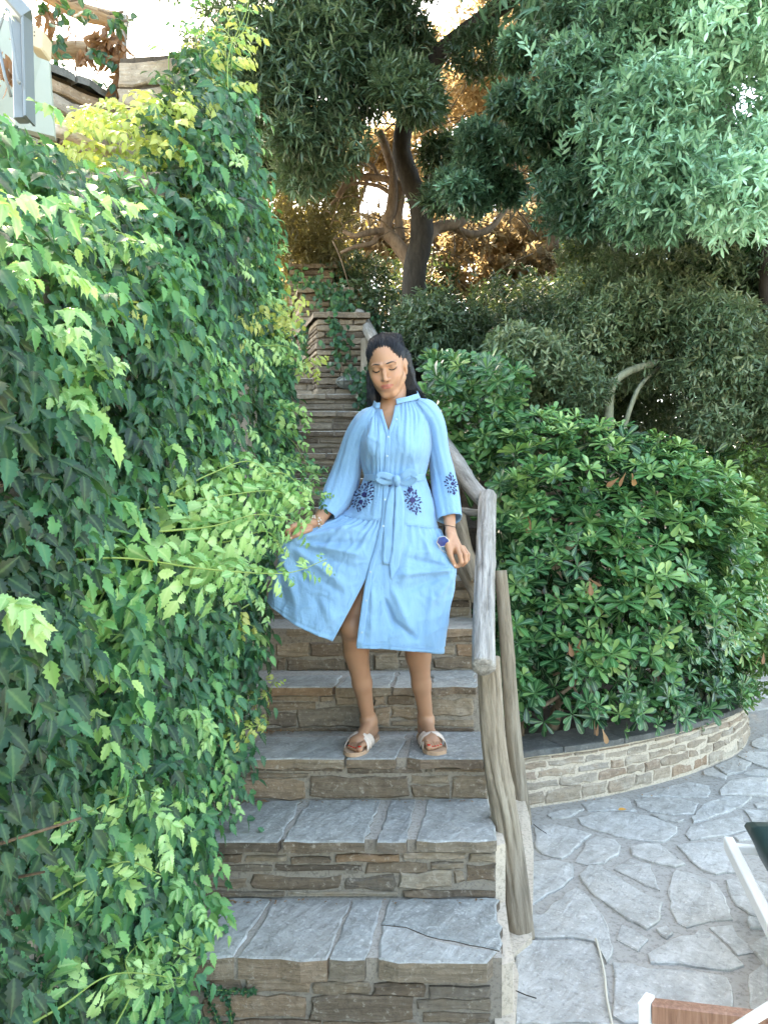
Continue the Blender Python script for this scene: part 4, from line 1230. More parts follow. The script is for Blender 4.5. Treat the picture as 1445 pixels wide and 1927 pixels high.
for k in range(120):       # bare twigs in the gaps
    a = Ct(gp.uniform(380, 1250), gp.uniform(480, 1050), gp.uniform(7.1, 8)); v = Vector((gp.normal() * .25, 0.1 * gp.normal(), gp.normal() * .2))
    limb('twig', [a, a + v * .6 + Vector((0, 0, .04)), a + v * 1.4], .009, .004, M['twig'], tree, 4, k, 3)
# crown: narrow leaves, dark green inside, over the whole upper middle
gt = np.random.default_rng(61)
c1, r1 = blobs(30, (430, 700, -60, 190, 6.0, 7.2), gt, .42)
c1b, r1b = blobs(12, (450, 640, 180, 330, 6.0, 7.4), gt, .24)
c2_, r2_ = blobs(11, (690, 900, -60, 130, 6.2, 7.0), gt, .24)
c3_, r3_ = blobs(8, (690, 820, 130, 200, 6.0, 6.6), gt, .17)
c4_, r4_ = blobs(7, (820, 900, 270, 400, 6.2, 6.8), gt, .16)
C = np.concatenate([c1, c1b, c2_, c3_, c4_]); Rr = np.concatenate([r1, r1b, r2_, r3_, r4_])
tn = np.concatenate([gt.uniform(.2, .62, 30), gt.uniform(.3, .6, 12), gt.uniform(.12, .35, 11), gt.uniform(.35, .7, 8), gt.uniform(.15, .35, 7)])
cl = Cloud(); leaf_cloud(cl, 'narrow', C, Rr, 235, .095, tn, gt, whorl=5, shell=.35)
# unseen foliage added above the picture to keep the sun off the steps
cu = np.stack([gt.uniform(-6.0, 3.6, 150), gt.uniform(5.6, 13.0, 150), gt.uniform(0, 1.2, 150)], 1)
cu[:, 2] += 2.5 + .67 * cu[:, 1]
leaf_cloud(cl, 'narrow', cu, np.full((150, 3), .9), 150, .19, .3, gt, whorl=5, shell=.1)
cl.build('foliage', M['olive'], tree, kind='stuff')
spray_objects('leaf_spray', M['olive'], 'narrow', tree, C, Rr, 190, .085, gt, L=.2, tonebase=.4)

# brownish shaded olive at left behind the vine
olive = empty('olive_tree', (-1.2, 9.5, 3.0), label='brown-green olive tree hanging over the parapet beyond the vine', cat='tree')
c1, r1 = blobs(36, (470, 640, 230, 500, 8.2, 9.6), gt, .36)
cl = Cloud(); leaf_cloud(cl, 'narrow', c1, r1, 150, .085, gt.uniform(.1, .6, len(c1)), gt, whorl=4, shell=.3)
q = leaf_mat('brownish_olive_leaf', [(0, (.05, .05, .03)), (.5, (.13, .12, .06)), (1, (.26, .21, .11))], ribf=0, trans=.4, tcol=(.5, .42, .12), rough=.5)
M['olive_brown'] = q
cl.build('foliage', q, olive, kind='stuff')
limb('trunk', [(-1.6, 9.6, 2.6), (-1.5, 9.5, 4.0), (-1.2, 9.2, 5.2), (-.9, 9.0, 6)], .12, .05, M['bark_warm'], olive, 9)

# ------------------------------------------------------------------ big-leaved tree hanging in at the upper right
sage = empty('sage_green_tree', (2.6, 5.2, 3.0), label='dense tree of grey-green leaves, coloured paler as if sky-lit, hanging in over the right side', cat='tree')
ca, ra = blobs(34, (1060, 1240, 20, 400, 4.7, 5.6), gt, .26)
ca2, ra2 = blobs(9, (950, 1060, 60, 330, 4.9, 5.6), gt, .14)
ca = np.concatenate([ca, ca2]); ra = np.concatenate([ra, ra2])
cb, rb = blobs(44, (1180, 1500, -60, 400, 4.2, 5.0), gt, .27)
cc_, rc_ = blobs(12, (840, 980, 250, 390, 5.4, 6.0), gt, .14)
ta = np.clip(.22 + (ca[:, 0] - 1.0) * .16 + .10 * gt.normal(size=len(ca)), .05, 1); tb_ = np.clip(.45 + (cb[:, 0] - 1.35) * .65 + .1 * gt.normal(size=len(cb)), .2, 1)  # tone rises to the right: sky light painted into the leaf colour
C = np.concatenate([ca, cb, cc_]); Rr = np.concatenate([ra, rb, rc_]); tn = np.concatenate([ta, tb_, gt.uniform(.1, .3, 12)])
cl = Cloud(); leaf_cloud(cl, 'lance', C, Rr, 235, .066, tn, gt, whorl=6, shell=.35, droop=.2)
cu = np.stack([gt.uniform(1.0, 4.8, 26), gt.uniform(4.6, 6.4, 26), gt.uniform(5.3, 7.2, 26)], 1)
leaf_cloud(cl, 'lance', cu, np.full((26, 3), .6), 110, .15, .4, gt, whorl=5, shell=.1)
cl.build('foliage', M['mint'], sage, kind='stuff')
spray_objects('leaf_spray', M['mint'], 'lance', sage, C[:90], Rr[:90], 260, .064, gt, L=.16, tonebase=.38)
limb('trunk', [(3.3, 7.0, .2), (3.2, 6.6, 2.4), (2.6, 5.9, 4.2), (2.3, 5.4, 5.6)], .14, .08, M['bark'], sage, 10)
limb('bough', [(2.65, 6.0, 3.8), (2.2, 5.6, 4.2), (1.5, 5.3, 4.5)], .06, .03, M['bark'], sage, 8)
limb('bough', [P(1040, 470, 6.5), P(1040, 400, 6.5), P(1035, 330, 6.5)], .05, .05, M['bark_warm'], sage, 8)

# ------------------------------------------------------------------ dense evergreen wood closing the view behind the bushes
gw = np.random.default_rng(77)
for k, (box, rad, n, mat, lab, tn_) in enumerate([
    ((930, 1240, 560, 860, 7.6, 8.8), .50, 34, 'hedge', 'dark evergreen mass behind the forked trunk, left part', .30),
    ((1240, 1650, 420, 940, 7.4, 9.0), .60, 52, 'olive', 'dark grey-green mass filling the view behind the right end of the shrub', .22),
    ((610, 830, 500, 760, 8.2, 10.0), .42, 24, 'hedge', 'loose dark bush behind the stepped parapet under the twisted boughs', .25)]):
    c1, r1 = blobs(n, box, gw, rad); cm = c1.mean(0)
    t = empty('evergreen_bush', (float(cm[0]), float(cm[1]), 2.2), label=lab, cat='bush')
    cl = Cloud(); leaf_cloud(cl, 'lance', c1, r1, 170 if k < 2 else 80, .085, tn_ + .1 * gw.normal(size=n), gw, whorl=5, shell=.3)
    cl.build('foliage', M[mat], t, kind='stuff')
    limb('trunk', [(cm[0], cm[1], 1.2), (cm[0] + .1, cm[1], cm[2] - .4), (cm[0], cm[1], cm[2] + .4)], .10, .05, M['bark'], t)

# ------------------------------------------------------------------ spiky dark plant at the right edge
sp = empty('spiky_yucca', (2.6, 5.2, 2.6), label='dark sword-leaved plant showing at the right edge between the two foliage masses', cat='plant')
c = Cloud(); n = 46
base = np.array(P(1440, 440, 5.2))
dd = nrm(np.stack([gt.normal(size=n), gt.normal(size=n) * .7 - .3, gt.normal(size=n) * .5 + .25], 1))
c.leaves('strap', base[None] + gt.normal(size=(n, 3)) * .02, dd, [0, 0, 1.0], .38, .1 + .1 * gt.random(n), 1.5)
c.build('foliage', M['pitto'], sp, kind='stuff')
limb('stem', [P(1440, 830, 5.3), P(1442, 600, 5.25), P(1440, 440, 5.2)], .05, .05, M['bark'], sp)

# ------------------------------------------------------------------ sunlit trees far behind
gg_ = np.random.default_rng(81)
for k, (box, rad, n, mat, lab, tone) in enumerate([
    ((560, 760, 230, 500, 12.5, 15), .62, 26, 'gold', 'golden-leaved sunlit tree seen left of the dark trunk', .55),
    ((780, 1080, 60, 580, 11.5, 15), .60, 60, 'gold', 'golden-leaved sunlit tree seen right of the dark trunk', .5),
    ((880, 1160, -60, 180, 12, 15), .55, 26, 'gold', 'golden tree crown lit by the sun above the twisted boughs', .6),
    ((500, 570, 430, 560, 12, 14), .5, 12, 'gold_green', 'bright yellow-green tree glowing beyond the parapet', .6),
    ((1040, 1130, 380, 520, 9.5, 11), .35, 8, 'gold_green', 'small yellow-green tree glowing between the two bushes', .35),
    ((800, 1030, 420, 610, 9.5, 11), .36, 22, 'gold', 'golden brushwood glowing low to the right of the dark trunk', .4),
    ((560, 790, 430, 640, 11, 13), .42, 20, 'gold', 'low golden tree glowing behind the foot of the twisted boughs', .45),
    ((380, 560, 60, 420, 14, 17), .7, 14, 'gold', 'far golden tree showing past the edge of the vine', .5)]):
    c1, r1 = blobs(n, box, gg_, rad)
    cm = c1.mean(0)
    t = empty('sunlit_tree', (float(cm[0]), float(cm[1]), 2.9), label=lab, cat='tree', group='sunlit trees far behind the steps')
    cl = Cloud(); leaf_cloud(cl, 'oval', c1, r1, 150, .10, tone + .15 * gg_.normal(size=n), gg_, whorl=4, shell=.2)
    cl.build('foliage', M[mat], t, kind='stuff')
    limb('trunk', [(cm[0], cm[1] + .3, 2.6), (cm[0] + .1, cm[1] + .2, cm[2] - .6), (cm[0], cm[1], cm[2] + .5)], .16, .06, M['bark_warm'], t)
    for j in range(6):
        a = Vector(c1[gg_.integers(n)]); limb('bough', [Vector((cm[0], cm[1], cm[2] - .8)), (a + Vector(cm)) / 2 + Vector((0, 0, -.1)), a], .05, .02, M['bark_warm'], t, 6, j)
# ivy on the parapet and beside the trunk
ivy = empty('ivy_plant', (-.4, 6.5, 2.4), label='dark ivy trailing down the stepped parapet beside the lamp', cat='ivy')
c = Cloud()
for (a, b_, d0, sp_, n) in [((628, 600), (640, 690), 6.45, 14, 90), ((640, 560), (700, 700), 6.9, 24, 220), ((560, 515), (640, 560), 7.2, 16, 120), ((680, 690), (700, 790), 6.3, 14, 170), ((570, 600), (585, 690), 6.9, 8, 60)]:
    t = gt.random(n)
    pp = np.array([tuple(P(a[0] + (b_[0] - a[0]) * q_ + gt.normal() * sp_, a[1] + (b_[1] - a[1]) * q_ + gt.normal() * sp_ * .7, d0 - .03 - .06 * gt.random())) for q_ in t])
    c.leaves('oval', pp, DOWN + [0, -.4, 0] + .5 * gt.normal(size=(n, 3)), np.array([0, -1.0, .3]) + .3 * gt.normal(size=(n, 3)), .055, .1 + .25 * gt.random(n), 1.4)
c.build('foliage', M['vine'], ivy, kind='stuff')
limb('stem', [P(628, 600, 6.46), P(640, 680, 6.45), P(690, 780, 6.3)], .008, .005, M['twig'], ivy, 5)
# ================================================================== the woman
import openvdb
from mathutils.bvhtree import BVHTree

class SDF:
    """smooth union of rounded cones and ellipsoids on a grid, meshed as one continuous surface"""
    def __init__(self, lo, hi, h):
        self.lo = np.array(lo, float); self.h = h
        self.n = np.ceil((np.array(hi) - self.lo) / h).astype(int) + 1
        self.a = np.full(self.n, 1.0, dtype=np.float32)
    def _box(self, lo, hi, pad):
        i0 = np.maximum(((np.array(lo) - pad - self.lo) / self.h).astype(int), 0)
        i1 = np.minimum(((np.array(hi) + pad - self.lo) / self.h).astype(int) + 2, self.n)
        s = tuple(slice(a, b) for a, b in zip(i0, i1))
        ax = [self.lo[k] + self.h * np.arange(i0[k], i1[k]) for k in range(3)]
        g = np.meshgrid(*ax, indexing='ij')
        return s, np.stack(g, -1).astype(np.float32)
    def _mix(self, s, d, k, cut=False):
        a = self.a[s]
        if cut:
            if k > 0:
                h = np.clip(.5 - .5 * (a + d) / k, 0, 1); self.a[s] = a + (-d - a) * h + k * h * (1 - h)
            else: self.a[s] = np.maximum(a, -d)
        elif k > 0:
            h = np.clip(.5 + .5 * (a - d) / k, 0, 1); self.a[s] = a + (d - a) * h - k * h * (1 - h)
        else: self.a[s] = np.minimum(a, d)
    def cone(self, a, b, ra, rb, k=.01, flat=None, cut=False):
        a, b = np.array(a, float), np.array(b, float)
        pad = max(ra, rb) + k + .03
        s, p = self._box(np.minimum(a, b), np.maximum(a, b), pad)
        ab = b - a; L2 = max(float(ab @ ab), 1e-9)
        t = np.clip(((p - a) @ ab) / L2, 0, 1)
        q = p - (a + t[..., None] * ab)
        if flat is not None:
            ax, f = np.array(flat[0], float), flat[1]
            ax /= np.linalg.norm(ax)
            q = q + (q @ ax)[..., None] * ax * (1 / f - 1)
        d = np.linalg.norm(q, axis=-1) - (ra + (rb - ra) * t)
        self._mix(s, d.astype(np.float32), k, cut)
        return self
    def chain(self, pts, rs, k=.01, flat=None):
        for i in range(len(pts) - 1): self.cone(pts[i], pts[i + 1], rs[i], rs[i + 1], k, flat)
        return self
    def ell(self, c, r, R=None, k=.01, cut=False):
        c, r = np.array(c, float), np.array(r, float)
        m = max(r)
        s, p = self._box(c - m, c + m, k + .03)
        q = p - c
        if R is not None: q = q @ np.array(R)
        k0 = np.linalg.norm(q / r, axis=-1); k1 = np.linalg.norm(q / (r * r), axis=-1) + 1e-6
        self._mix(s, (k0 * (k0 - 1) / k1).astype(np.float32), k, cut)
        return self
    def mesh(self):
        g = openvdb.FloatGrid(1.0)
        g.copyFromArray(np.clip(self.a, -1, 1))
        g.transform = openvdb.createLinearTransform(voxelSize=self.h)
        p, q = g.convertToQuads(isovalue=0.0)
        return p + self.lo, q[:, ::-1]

def quads_mesh(name, V, Q, mat, attrs=None):
    me = bpy.data.meshes.new(name)
    me.vertices.add(len(V)); me.vertices.foreach_set('co', np.asarray(V, np.float32).ravel())
    me.loops.add(Q.size); me.loops.foreach_set('vertex_index', np.asarray(Q, np.int32).ravel())
    me.polygons.add(len(Q)); me.polygons.foreach_set('loop_start', np.arange(0, Q.size, 4, dtype=np.int32))
    me.materials.append(mat)
    if attrs:
        for k, a in attrs.items():
            at = me.attributes.new(k, 'FLOAT', 'POINT'); at.data.foreach_set('value', np.asarray(a, np.float32))
    me.update(calc_edges=True)
    me.shade_smooth()
    return me

person = empty('person', (0.05, 3.05, ZT[3]), label='woman in a light blue belted dress and white sandals, looking down, holding out her skirt', cat='person')

q = NM('skin')
c = q.mix(q.attr('lips'), q.mix(q.noise(q.coords(rnd=False), 24, 4), (.39, .205, .125), (.45, .245, .15)), (.40, .125, .10))
c = q.mix(q.math('MULTIPLY', q.attr('blush'), .35), c, (.56, .25, .17))
c = q.mix(q.math('MULTIPLY', q.attr('shade'), .75), c, (.20, .115, .075))
q.color(c).set(Roughness=.46, Subsurface_Weight=.12, Subsurface_Scale=.02)
q.b.inputs['Subsurface Radius'].default_value = (1, .35, .2)
q.bump(q.noise(q.coords(rnd=False), 260, 3), .08, .001)
M['skin'] = q.m

EY = math.radians
R_head = np.array(Matrix.Rotation(EY(-7), 3, 'Y') @ Matrix.Rotation(EY(-11), 3, 'Z') @ Matrix.Rotation(EY(20), 3, 'X'))
H0 = np.array([.012, 2.945, 2.043])
hd = lambda x, y, z: H0 + R_head @ np.array([x, y, z])

B = SDF((-.42, 2.72, .54), (.36, 3.30, 2.20), .0031)
# head
B.ell(hd(0, .016, .034), (.070, .090, .078), R_head, 0)
B.ell(hd(0, -.022, -.012), (.0610, .060, .078), R_head, .02)
B.ell(hd(0, -.030, -.062), (.044, .044, .043), R_head, .03)
B.cone(hd(-.014, -.062, -.094), hd(.014, -.062, -.094), .015, .015, .018)
for s in (-1, 1):
    B.cone(hd(.050 * s, -.004, -.050), hd(.017 * s, -.050, -.092), .015, .014, .022)
    B.ell(hd(.036 * s, -.066, -.034), (.014, .012, .011), R_head, .014)
    B.ell(hd(.0265 * s, -.0885, -.0555), (.0040, .006, .0040), R_head, .006, cut=True)
    B.ell(hd(.038 * s, -.052, -.022), (.021, .018, .018), R_head, .022)
    B.ell(hd(.024 * s, -.064, -.050), (.019, .018, .018), R_head, .02)
    B.ell(hd(.029 * s, -.094, .008), (.0165, .019, .0125), R_head, .012, cut=True)
    B.ell(hd(.030 * s, -.064, .0045), (.0155, .0145, .0125), R_head, .004)
    B.cone(hd(.010 * s, -.080, .019), hd(.044 * s, -.069, .020), .0075, .006, .010)
    B.ell(hd(.0675 * s, .012, -.014), (.007, .019, .032), R_head, .006)
    B.cone(hd(.069 * s, .012, .012), hd(.073 * s, .020, -.005), .006, .006, .006)
B.chain([hd(0, -.078, .012), hd(0, -.090, -.010), hd(0, -.101, -.032)], [.0065, .0068, .0092], .009)
for s in (-1, 1): B.ell(hd(.0105 * s, -.091, -.0355), (.0068, .0085, .0065), R_head, .006)
B.ell(hd(0, -.074, -.062), (.026, .016, .022), R_head, .010)
B.cone(hd(-.016, -.0845, -.0575), hd(.016, -.0845, -.0575), .0036, .0036, .004).cone(hd(-.006, -.0885, -.0565), hd(.006, -.0885, -.0565), .0045, .0045, .004)
B.cone(hd(-.011, -.0865, -.0665), hd(.011, -.0865, -.0665), .0056, .0056, .004)
B.cone(hd(-.021, -.083, -.0612), hd(.021, -.083, -.0612), .0016, .0016, .003, cut=True)
# neck and trunk
neck0 = P(739, 800, 3.0)
B.chain([hd(0, .028, -.045), hd(-.0, .038, -.105), P(740, 772, 2.99)], [.050, .046, .050], .02)
B.cone(P(700, 792, 3.0), P(786, 786, 3.0), .045, .045, .05, (( 0, 1, 0), .85))
B.cone(P(716, 822, 3.0), P(774, 820, 3.0), .075, .075, .05, ((0, 1, 0), 1.0))
B.cone(P(722, 860, 3.0), P(764, 860, 3.0), .078, .078, .05)
B.cone(P(725, 905, 3.0), P(762, 905, 3.0), .072, .072, .05)
B.cone(P(718, 965, 3.02), P(775, 965, 3.02), .090, .090, .05)
for x in (712, 770): B.ell(P(x, 838, 2.93), (.05, .04, .045), None, .03)
B.cone(P(735, 776, 2.95), P(704, 781, 2.96), .009, .008, .012).cone(P(748, 774, 2.95), P(785, 772, 2.96), .009, .008, .012)
# arms
eL, wL = P(650, 905, 3.06), P(598, 982, 2.90)
eR, wR = P(834, 890, 3.06), P(846, 984, 2.945)
B.chain([P(690, 800, 3.0), P(668, 850, 3.03), eL], [.047, .040, .034], .02)
B.chain([eL, P(625, 942, 2.985), wL], [.035, .033, .0225], .015)
B.chain([P(806, 796, 3.0), P(820, 845, 3.04), eR], [.047, .040, .034], .02)
B.chain([eR, P(841, 930, 3.01), wR], [.035, .032, .0225], .015)
# her right hand (left in view): palm, thumb and four fingers closing on the cloth
B.chain([wL, P(583, 986, 2.88), P(566, 991, 2.862)], [.0225, .025, .026], .012, ((.25, .55, .8), .62))
def finger(pts, rs, k=.004): B.chain([P(*p) for p in pts], rs, k)
finger([(569, 985, 2.855), (551, 990, 2.842), (541, 1000, 2.838), (547, 1010, 2.846)], [.0105, .0092, .0085, .0072])
finger([(566, 991, 2.862), (548, 997, 2.856), (540, 1007, 2.853), (548, 1014, 2.858)], [.0105, .0092, .0085, .0072])
finger([(567, 997, 2.872), (552, 1004, 2.872), (546, 1012, 2.870), (554, 1015, 2.872)], [.0100, .0088, .0080, .0070])
finger([(571, 1001, 2.882), (560, 1008, 2.885), (556, 1014, 2.884), (562, 1014, 2.884)], [.0090, .0078, .0070, .0062])
finger([(583, 996, 2.862), (568, 1001, 2.840), (558, 1006, 2.832), (549, 1011, 2.832)], [.0120, .0105, .0092, .0075], .006)
# her left hand
B.chain([wR, P(848, 1002, 2.925), P(857, 1028, 2.905)], [.0225, .026, .031], .012, ((.75, -.6, .1), .60))
finger([(850, 1026, 2.888), (847, 1041, 2.872), (851, 1054, 2.868), (857, 1066, 2.876)], [.0108, .0094, .0086, .0074])
finger([(858, 1028, 2.888), (865, 1044, 2.868), (868, 1058, 2.868), (861, 1066, 2.880)], [.0108, .0094, .0088, .0074])
finger([(866, 1030, 2.900), (875, 1044, 2.886), (876, 1057, 2.884), (869, 1064, 2.895)], [.0104, .0090, .0084, .0070])
finger([(871, 1030, 2.915), (880, 1043, 2.908), (880, 1053, 2.906), (873, 1059, 2.912)], [.0092, .0078, .0070, .0062])
finger([(846, 1006, 2.905), (842, 1026, 2.880), (846, 1043, 2.872), (854, 1060, 2.884)], [.0130, .0110, .0095, .0078], .006)
# legs
kL, aL = P(663, 1178, 2.945), Vector((-.066, 3.115, .655))
kR, aR = P(779, 1190, 3.0), Vector((.170, 3.125, .655))
B.chain([P(714, 1000, 3.03), P(690, 1090, 3.0), kL], [.088, .070, .050], .03)
B.chain([P(776, 1000, 3.03), P(780, 1100, 3.03), kR], [.088, .074, .055], .03)
for k_, a_, s in ((kL, aL, -1), (kR, aR, 1)):
    k_, a_ = np.array(k_), np.array(a_)
    m1 = k_ + (a_ - k_) * .28 + np.array([.004 * s, .020, 0]); m2 = k_ + (a_ - k_) * .62 + np.array([0, .010, 0])
    B.chain([k_, m1, m2, a_], [.047, .0475, .0365, .0275], .02)
    B.ell(k_ + [0, -.030, .0], (.034, .026, .040), None, .02)
    for sx in (-1, 1): B.ell(a_ + [.0215 * sx, .004, -.004 - .006 * sx * s], (.009, .012, .012), None, .012)
def foot(h, t, s):
    """heel and toe points on the sandal's footbed; s = side of the little toe"""
    h, t = np.array(h, float), np.array(t, float)
    d = (t - h) / np.linalg.norm(t - h); sd = np.array([-d[1], d[0], 0]) * (1 if np.cross([d[0], d[1], 0], [1, 0, 0])[2] > 0 else -1)
    sd = np.array([1.0, 0, 0]) - d * d[0]; sd /= np.linalg.norm(sd)
    L = np.linalg.norm(t - h)
    up = np.array([0, 0, 1.0])
    B.cone(h + d * .028 + up * .030, h + d * .05 + up * .060, .025, .0265, .02)
    B.cone(h + d * .05 + up * .062, h + d * L * .66 + up * .024, .0275, .0225, .025)
    B.cone(h + d * .03 + up * .022, h + d * L * .70 + up * .018 + sd * s * .004, .026, .0215, .02)
    B.cone(h + d * L * .70 - sd * .022 + up * .018, h + d * L * .68 + sd * .024 + up * .015, .018, .0155, .02)
    nails = []
    for j in range(5):
        off = -s * (.026 - .0135 * j) if True else 0
        ln = [.0, -.004, -.012, -.022, -.034][j]
        r = [.0125, .0088, .0082, .0078, .0075][j]
        a = h + d * (L * .72 + ln * .5) + sd * off + up * (.016); b = h + d * (L - r + ln - .002) + sd * (off * .98) + up * (r + .001)
        m = (a + b) / 2 + up * .006
        B.cone(a, m, r * .98, r * .84, .0015).cone(m, b, r * .84, r * .92, .0015)
        nails.append((b + up * r * .93 + d * r * .10, d, r * 1.05))
    return nails, d, sd, L
ZF = ZT[3] + .0155
fL = ((-.044, 3.170, ZF), (-.121, 2.918, ZF)); fR = ((.163, 3.185, ZF), (.198, 2.935, ZF))
nailsL = foot(*fL, -1); nailsR = foot(*fR, 1)
Vb, Qb = B.mesh()
loc = (Vb - H0) @ R_head
face = (loc[:, 1] < -.045) & (loc[:, 2] > -.12) & (loc[:, 2] < .1)
lips = np.clip(1.35 - np.sqrt((loc[:, 0] / .0195) ** 2 + ((loc[:, 2] + .0615 - .10 * np.abs(loc[:, 0])) / .0070) ** 2), 0, .2) / .2 * (loc[:, 1] < -.072) * face
blush = np.clip(1 - np.hypot(np.abs(loc[:, 0]) - .038, loc[:, 2] + .028) / .026, 0, 1) * face
tan = np.clip((1.25 - Vb[:, 2]) / .3, 0, 1) * .32
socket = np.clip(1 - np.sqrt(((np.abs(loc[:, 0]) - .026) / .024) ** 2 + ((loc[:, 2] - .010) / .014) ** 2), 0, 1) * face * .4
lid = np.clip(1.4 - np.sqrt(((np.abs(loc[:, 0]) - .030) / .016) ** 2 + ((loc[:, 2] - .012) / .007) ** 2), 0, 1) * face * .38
seam = np.exp(-((loc[:, 2] + .0612 - .10 * np.abs(loc[:, 0])) / .0016) ** 2) * (np.abs(loc[:, 0]) < .019) * face * (loc[:, 1] < -.07) * .9
chin = np.exp(-((loc[:, 2] + .075) / .004) ** 2 - (loc[:, 0] / .014) ** 2) * face * .0
nost = np.clip(1.3 - np.hypot((np.abs(loc[:, 0]) - .0065) / .0045, (loc[:, 2] + .0425) / .003), 0, 1) * face * (loc[:, 1] < -.08)
body = link('body', quads_mesh('body', Vb, Qb, M['skin'], {'lips': lips, 'blush': blush, 'shade': np.maximum(np.maximum(lid, nost), np.maximum(np.maximum(socket, seam), tan))}), person)  # sockets, nostrils and lip seam: shade painted into the skin, plus the legs' tan
bvh = BVHTree.FromPolygons([tuple(v) for v in Vb], [tuple(f) for f in Qb])
camp = Vector((0, 0, EYE))
def hit(x, y, off=.0, tree_=None):
    d = (P(x, y, 1.0) - camp).normalized()
    h = (tree_ or bvh).ray_cast(camp, d)
    return (h[0] - d * off) if h[0] is not None else P(x, y, 2.9)
def on_face(x, z, off=.0006):
    """point on the face at head coordinates"""
    o = Vector(hd(x, -.2, z)); d = Vector(R_head @ np.array([0, 1.0, 0]))
    h = bvh.ray_cast(o, d)
    return h[0] - d * off if h[0] is not None else Vector(hd(x, -.08, z))
q = NM('brow_hair'); q.color((.020, .015, .013)).set(Roughness=.6); M['brow'] = q.m
q = NM('eye_lash'); q.color((.010, .008, .007)).set(Roughness=.5); M['lash'] = q.m
for s in (-1, 1):
    v, f = tube([on_face(s * a, b_, .0002) for a, b_ in ((.011, .0215), (.020, .0230), (.029, .0245), (.038, .0240), (.047, .0185))], [.0018, .0030, .0028, .0020, .0006], 6)
    link('eyebrow', mesh('eyebrow', v, f, M['brow'], True), person)
    b = Bag()
    arc = [(.0165, .0020), (.021, -.0025), (.028, -.0050), (.036, -.0044), (.043, -.0002), (.0465, .0035)]
    b.add(*tube([on_face(s * a, b_, .0003) for a, b_ in arc], [.0008, .0018, .0023, .0023, .0018, .0006], 5))
    for t in np.linspace(.1, 1, 13):
        a = float(np.interp(t, np.linspace(0, 1, 6), [p[0] for p in arc])); z_ = float(np.interp(t, np.linspace(0, 1, 6), [p[1] for p in arc]))
        p0 = on_face(s * a, z_, .0004); dr = Vector(R_head @ np.array([s * (t - .3) * .5, -1.0, -.75])).normalized()
        b.add(*tube([p0, p0 + dr * .004, p0 + dr * .0075], [.0006, .0004, .0002], 3, caps=False))
    b.build('eyelashes', M['lash'], person, smooth=True)

# ---- hair
q = NM('black_hair')
vv = q.coords((1, 1, 1), rnd=False)
mp = q.n('Mapping'); mp.inputs['Scale'].default_value = (160, 40, 14); q.l(vv, mp.inputs[0])
hn = q.noise(mp.outputs[0], 1.6, 4, .6)
q.color(q.ramp(hn, [(.3, (.004, .005, .008)), (.7, (.016, .020, .028))])).set(Roughness=.45, Specular_IOR_Level=.35)
q.bump(hn, .7, .006); M['hair'] = q.m
Hh = SDF((-.20, 2.82, 1.78), (.26, 3.16, 2.22), .0034)
Hh.ell(hd(0, .026, .036), (.0765, .093, .086), R_head, 0)
Hh.ell(hd(.004, .075, .060), (.062, .055, .050), R_head, .02)
Hh.ell(hd(.040, .050, .090), (.030, .034, .022), R_head, .012)
Hh.ell(hd(-.030, .050, .094), (.030, .034, .018), R_head, .012)
Hh.cone(hd(0, .06, 0), hd(0, .09, -.10), .056, .048, .03)
Hh.chain([P(757, 672, 3.02), P(764, 705, 3.04), P(771, 735, 3.05), P(785, 752, 3.06)], [.036, .032, .028, .018], .02)
Hh.chain([P(768, 715, 3.04), P(784, 735, 3.04), P(801, 751, 3.02)], [.022, .016, .005], .012)
Hh.chain([P(704, 672, 3.0), P(702, 710, 3.02), P(704, 745, 3.0), P(707, 768, 2.99)], [.022, .024, .026, .017], .02)
Hh.ell(hd(0, -.090, -.022), (.069, .066, .094), R_head, .008, cut=True)
Hh.ell(hd(0, -.10, .0), (.058, .07, .088), R_head, .008, cut=True)
for s in (-1, 1): Hh.ell(hd(.078 * s, .004, -.014), (.022, .022, .033), R_head, .004, cut=True)
Hh.cone(hd(0, -.02, -.09), hd(0, -.03, -.13), .056, .06, .01, cut=True)
Vh, Qh = Hh.mesh()
# combed relief: strands as ridges in the surface
lh = (Vh - H0) @ R_head
ang = np.arctan2(lh[:, 0], lh[:, 2] + .05)
dirn = nrm(Vh - hd(0, .03, .0))
Vh = Vh + dirn * (.0011 * np.sin(ang * 60 + 3 * np.sin(lh[:, 1] * 40)) + .0009 * np.sin(ang * 131))[:, None]
hair = link('hair', quads_mesh('hair', Vh, Qh, M['hair']), person)
hb = BVHTree.FromPolygons([tuple(v) for v in Vh], [tuple(f) for f in Qh])
b = Bag()
gh = np.random.default_rng(12)
for k in range(520):
    if k < 330:      # combed back from the hairline
        a = gh.uniform(-1.35, 1.35); pts = []
        for t in np.linspace(0, 1, 7):
            el = .25 + 1.5 * t + .1 * gh.normal() * .3
            d = np.array([math.sin(a) * (1 - .35 * t), -math.cos(el), math.sin(el) * math.cos(a * .8) + .0]); d /= np.linalg.norm(d)
            o = hd(0, .02, .01); dw = R_head @ d
            h = hb.ray_cast(Vector(o + dw * .3), Vector(-dw))
            if h[0] is None: continue
            lc = (np.array(h[0]) - H0) @ R_head
            if lc[1] < -.062 and lc[2] < .055: continue
            pts.append(np.array(h[0]) + dw * gh.uniform(.0002, .0034))
        if len(pts) > 3: b.add(*tube(catmull(pts, 2), [.0004, .0013, .0004], 3, caps=False))
    else:
        s = gh.random() < .55
        if s: p0, p1, p2 = P(gh.uniform(757, 772), 690, 3.0), P(gh.uniform(762, 782), 725, 3.01), P(gh.uniform(768, 812), gh.uniform(740, 760), 3.0)
        else: p0, p1, p2 = P(gh.uniform(693, 702), 680, 2.985), P(gh.uniform(690, 706), 725, 2.985), P(gh.uniform(690, 709), gh.uniform(752, 775), 2.975)
        b.add(*tube(catmull([p0, p1, p2], 4), [.001, .0014, .0004], 3, caps=False))
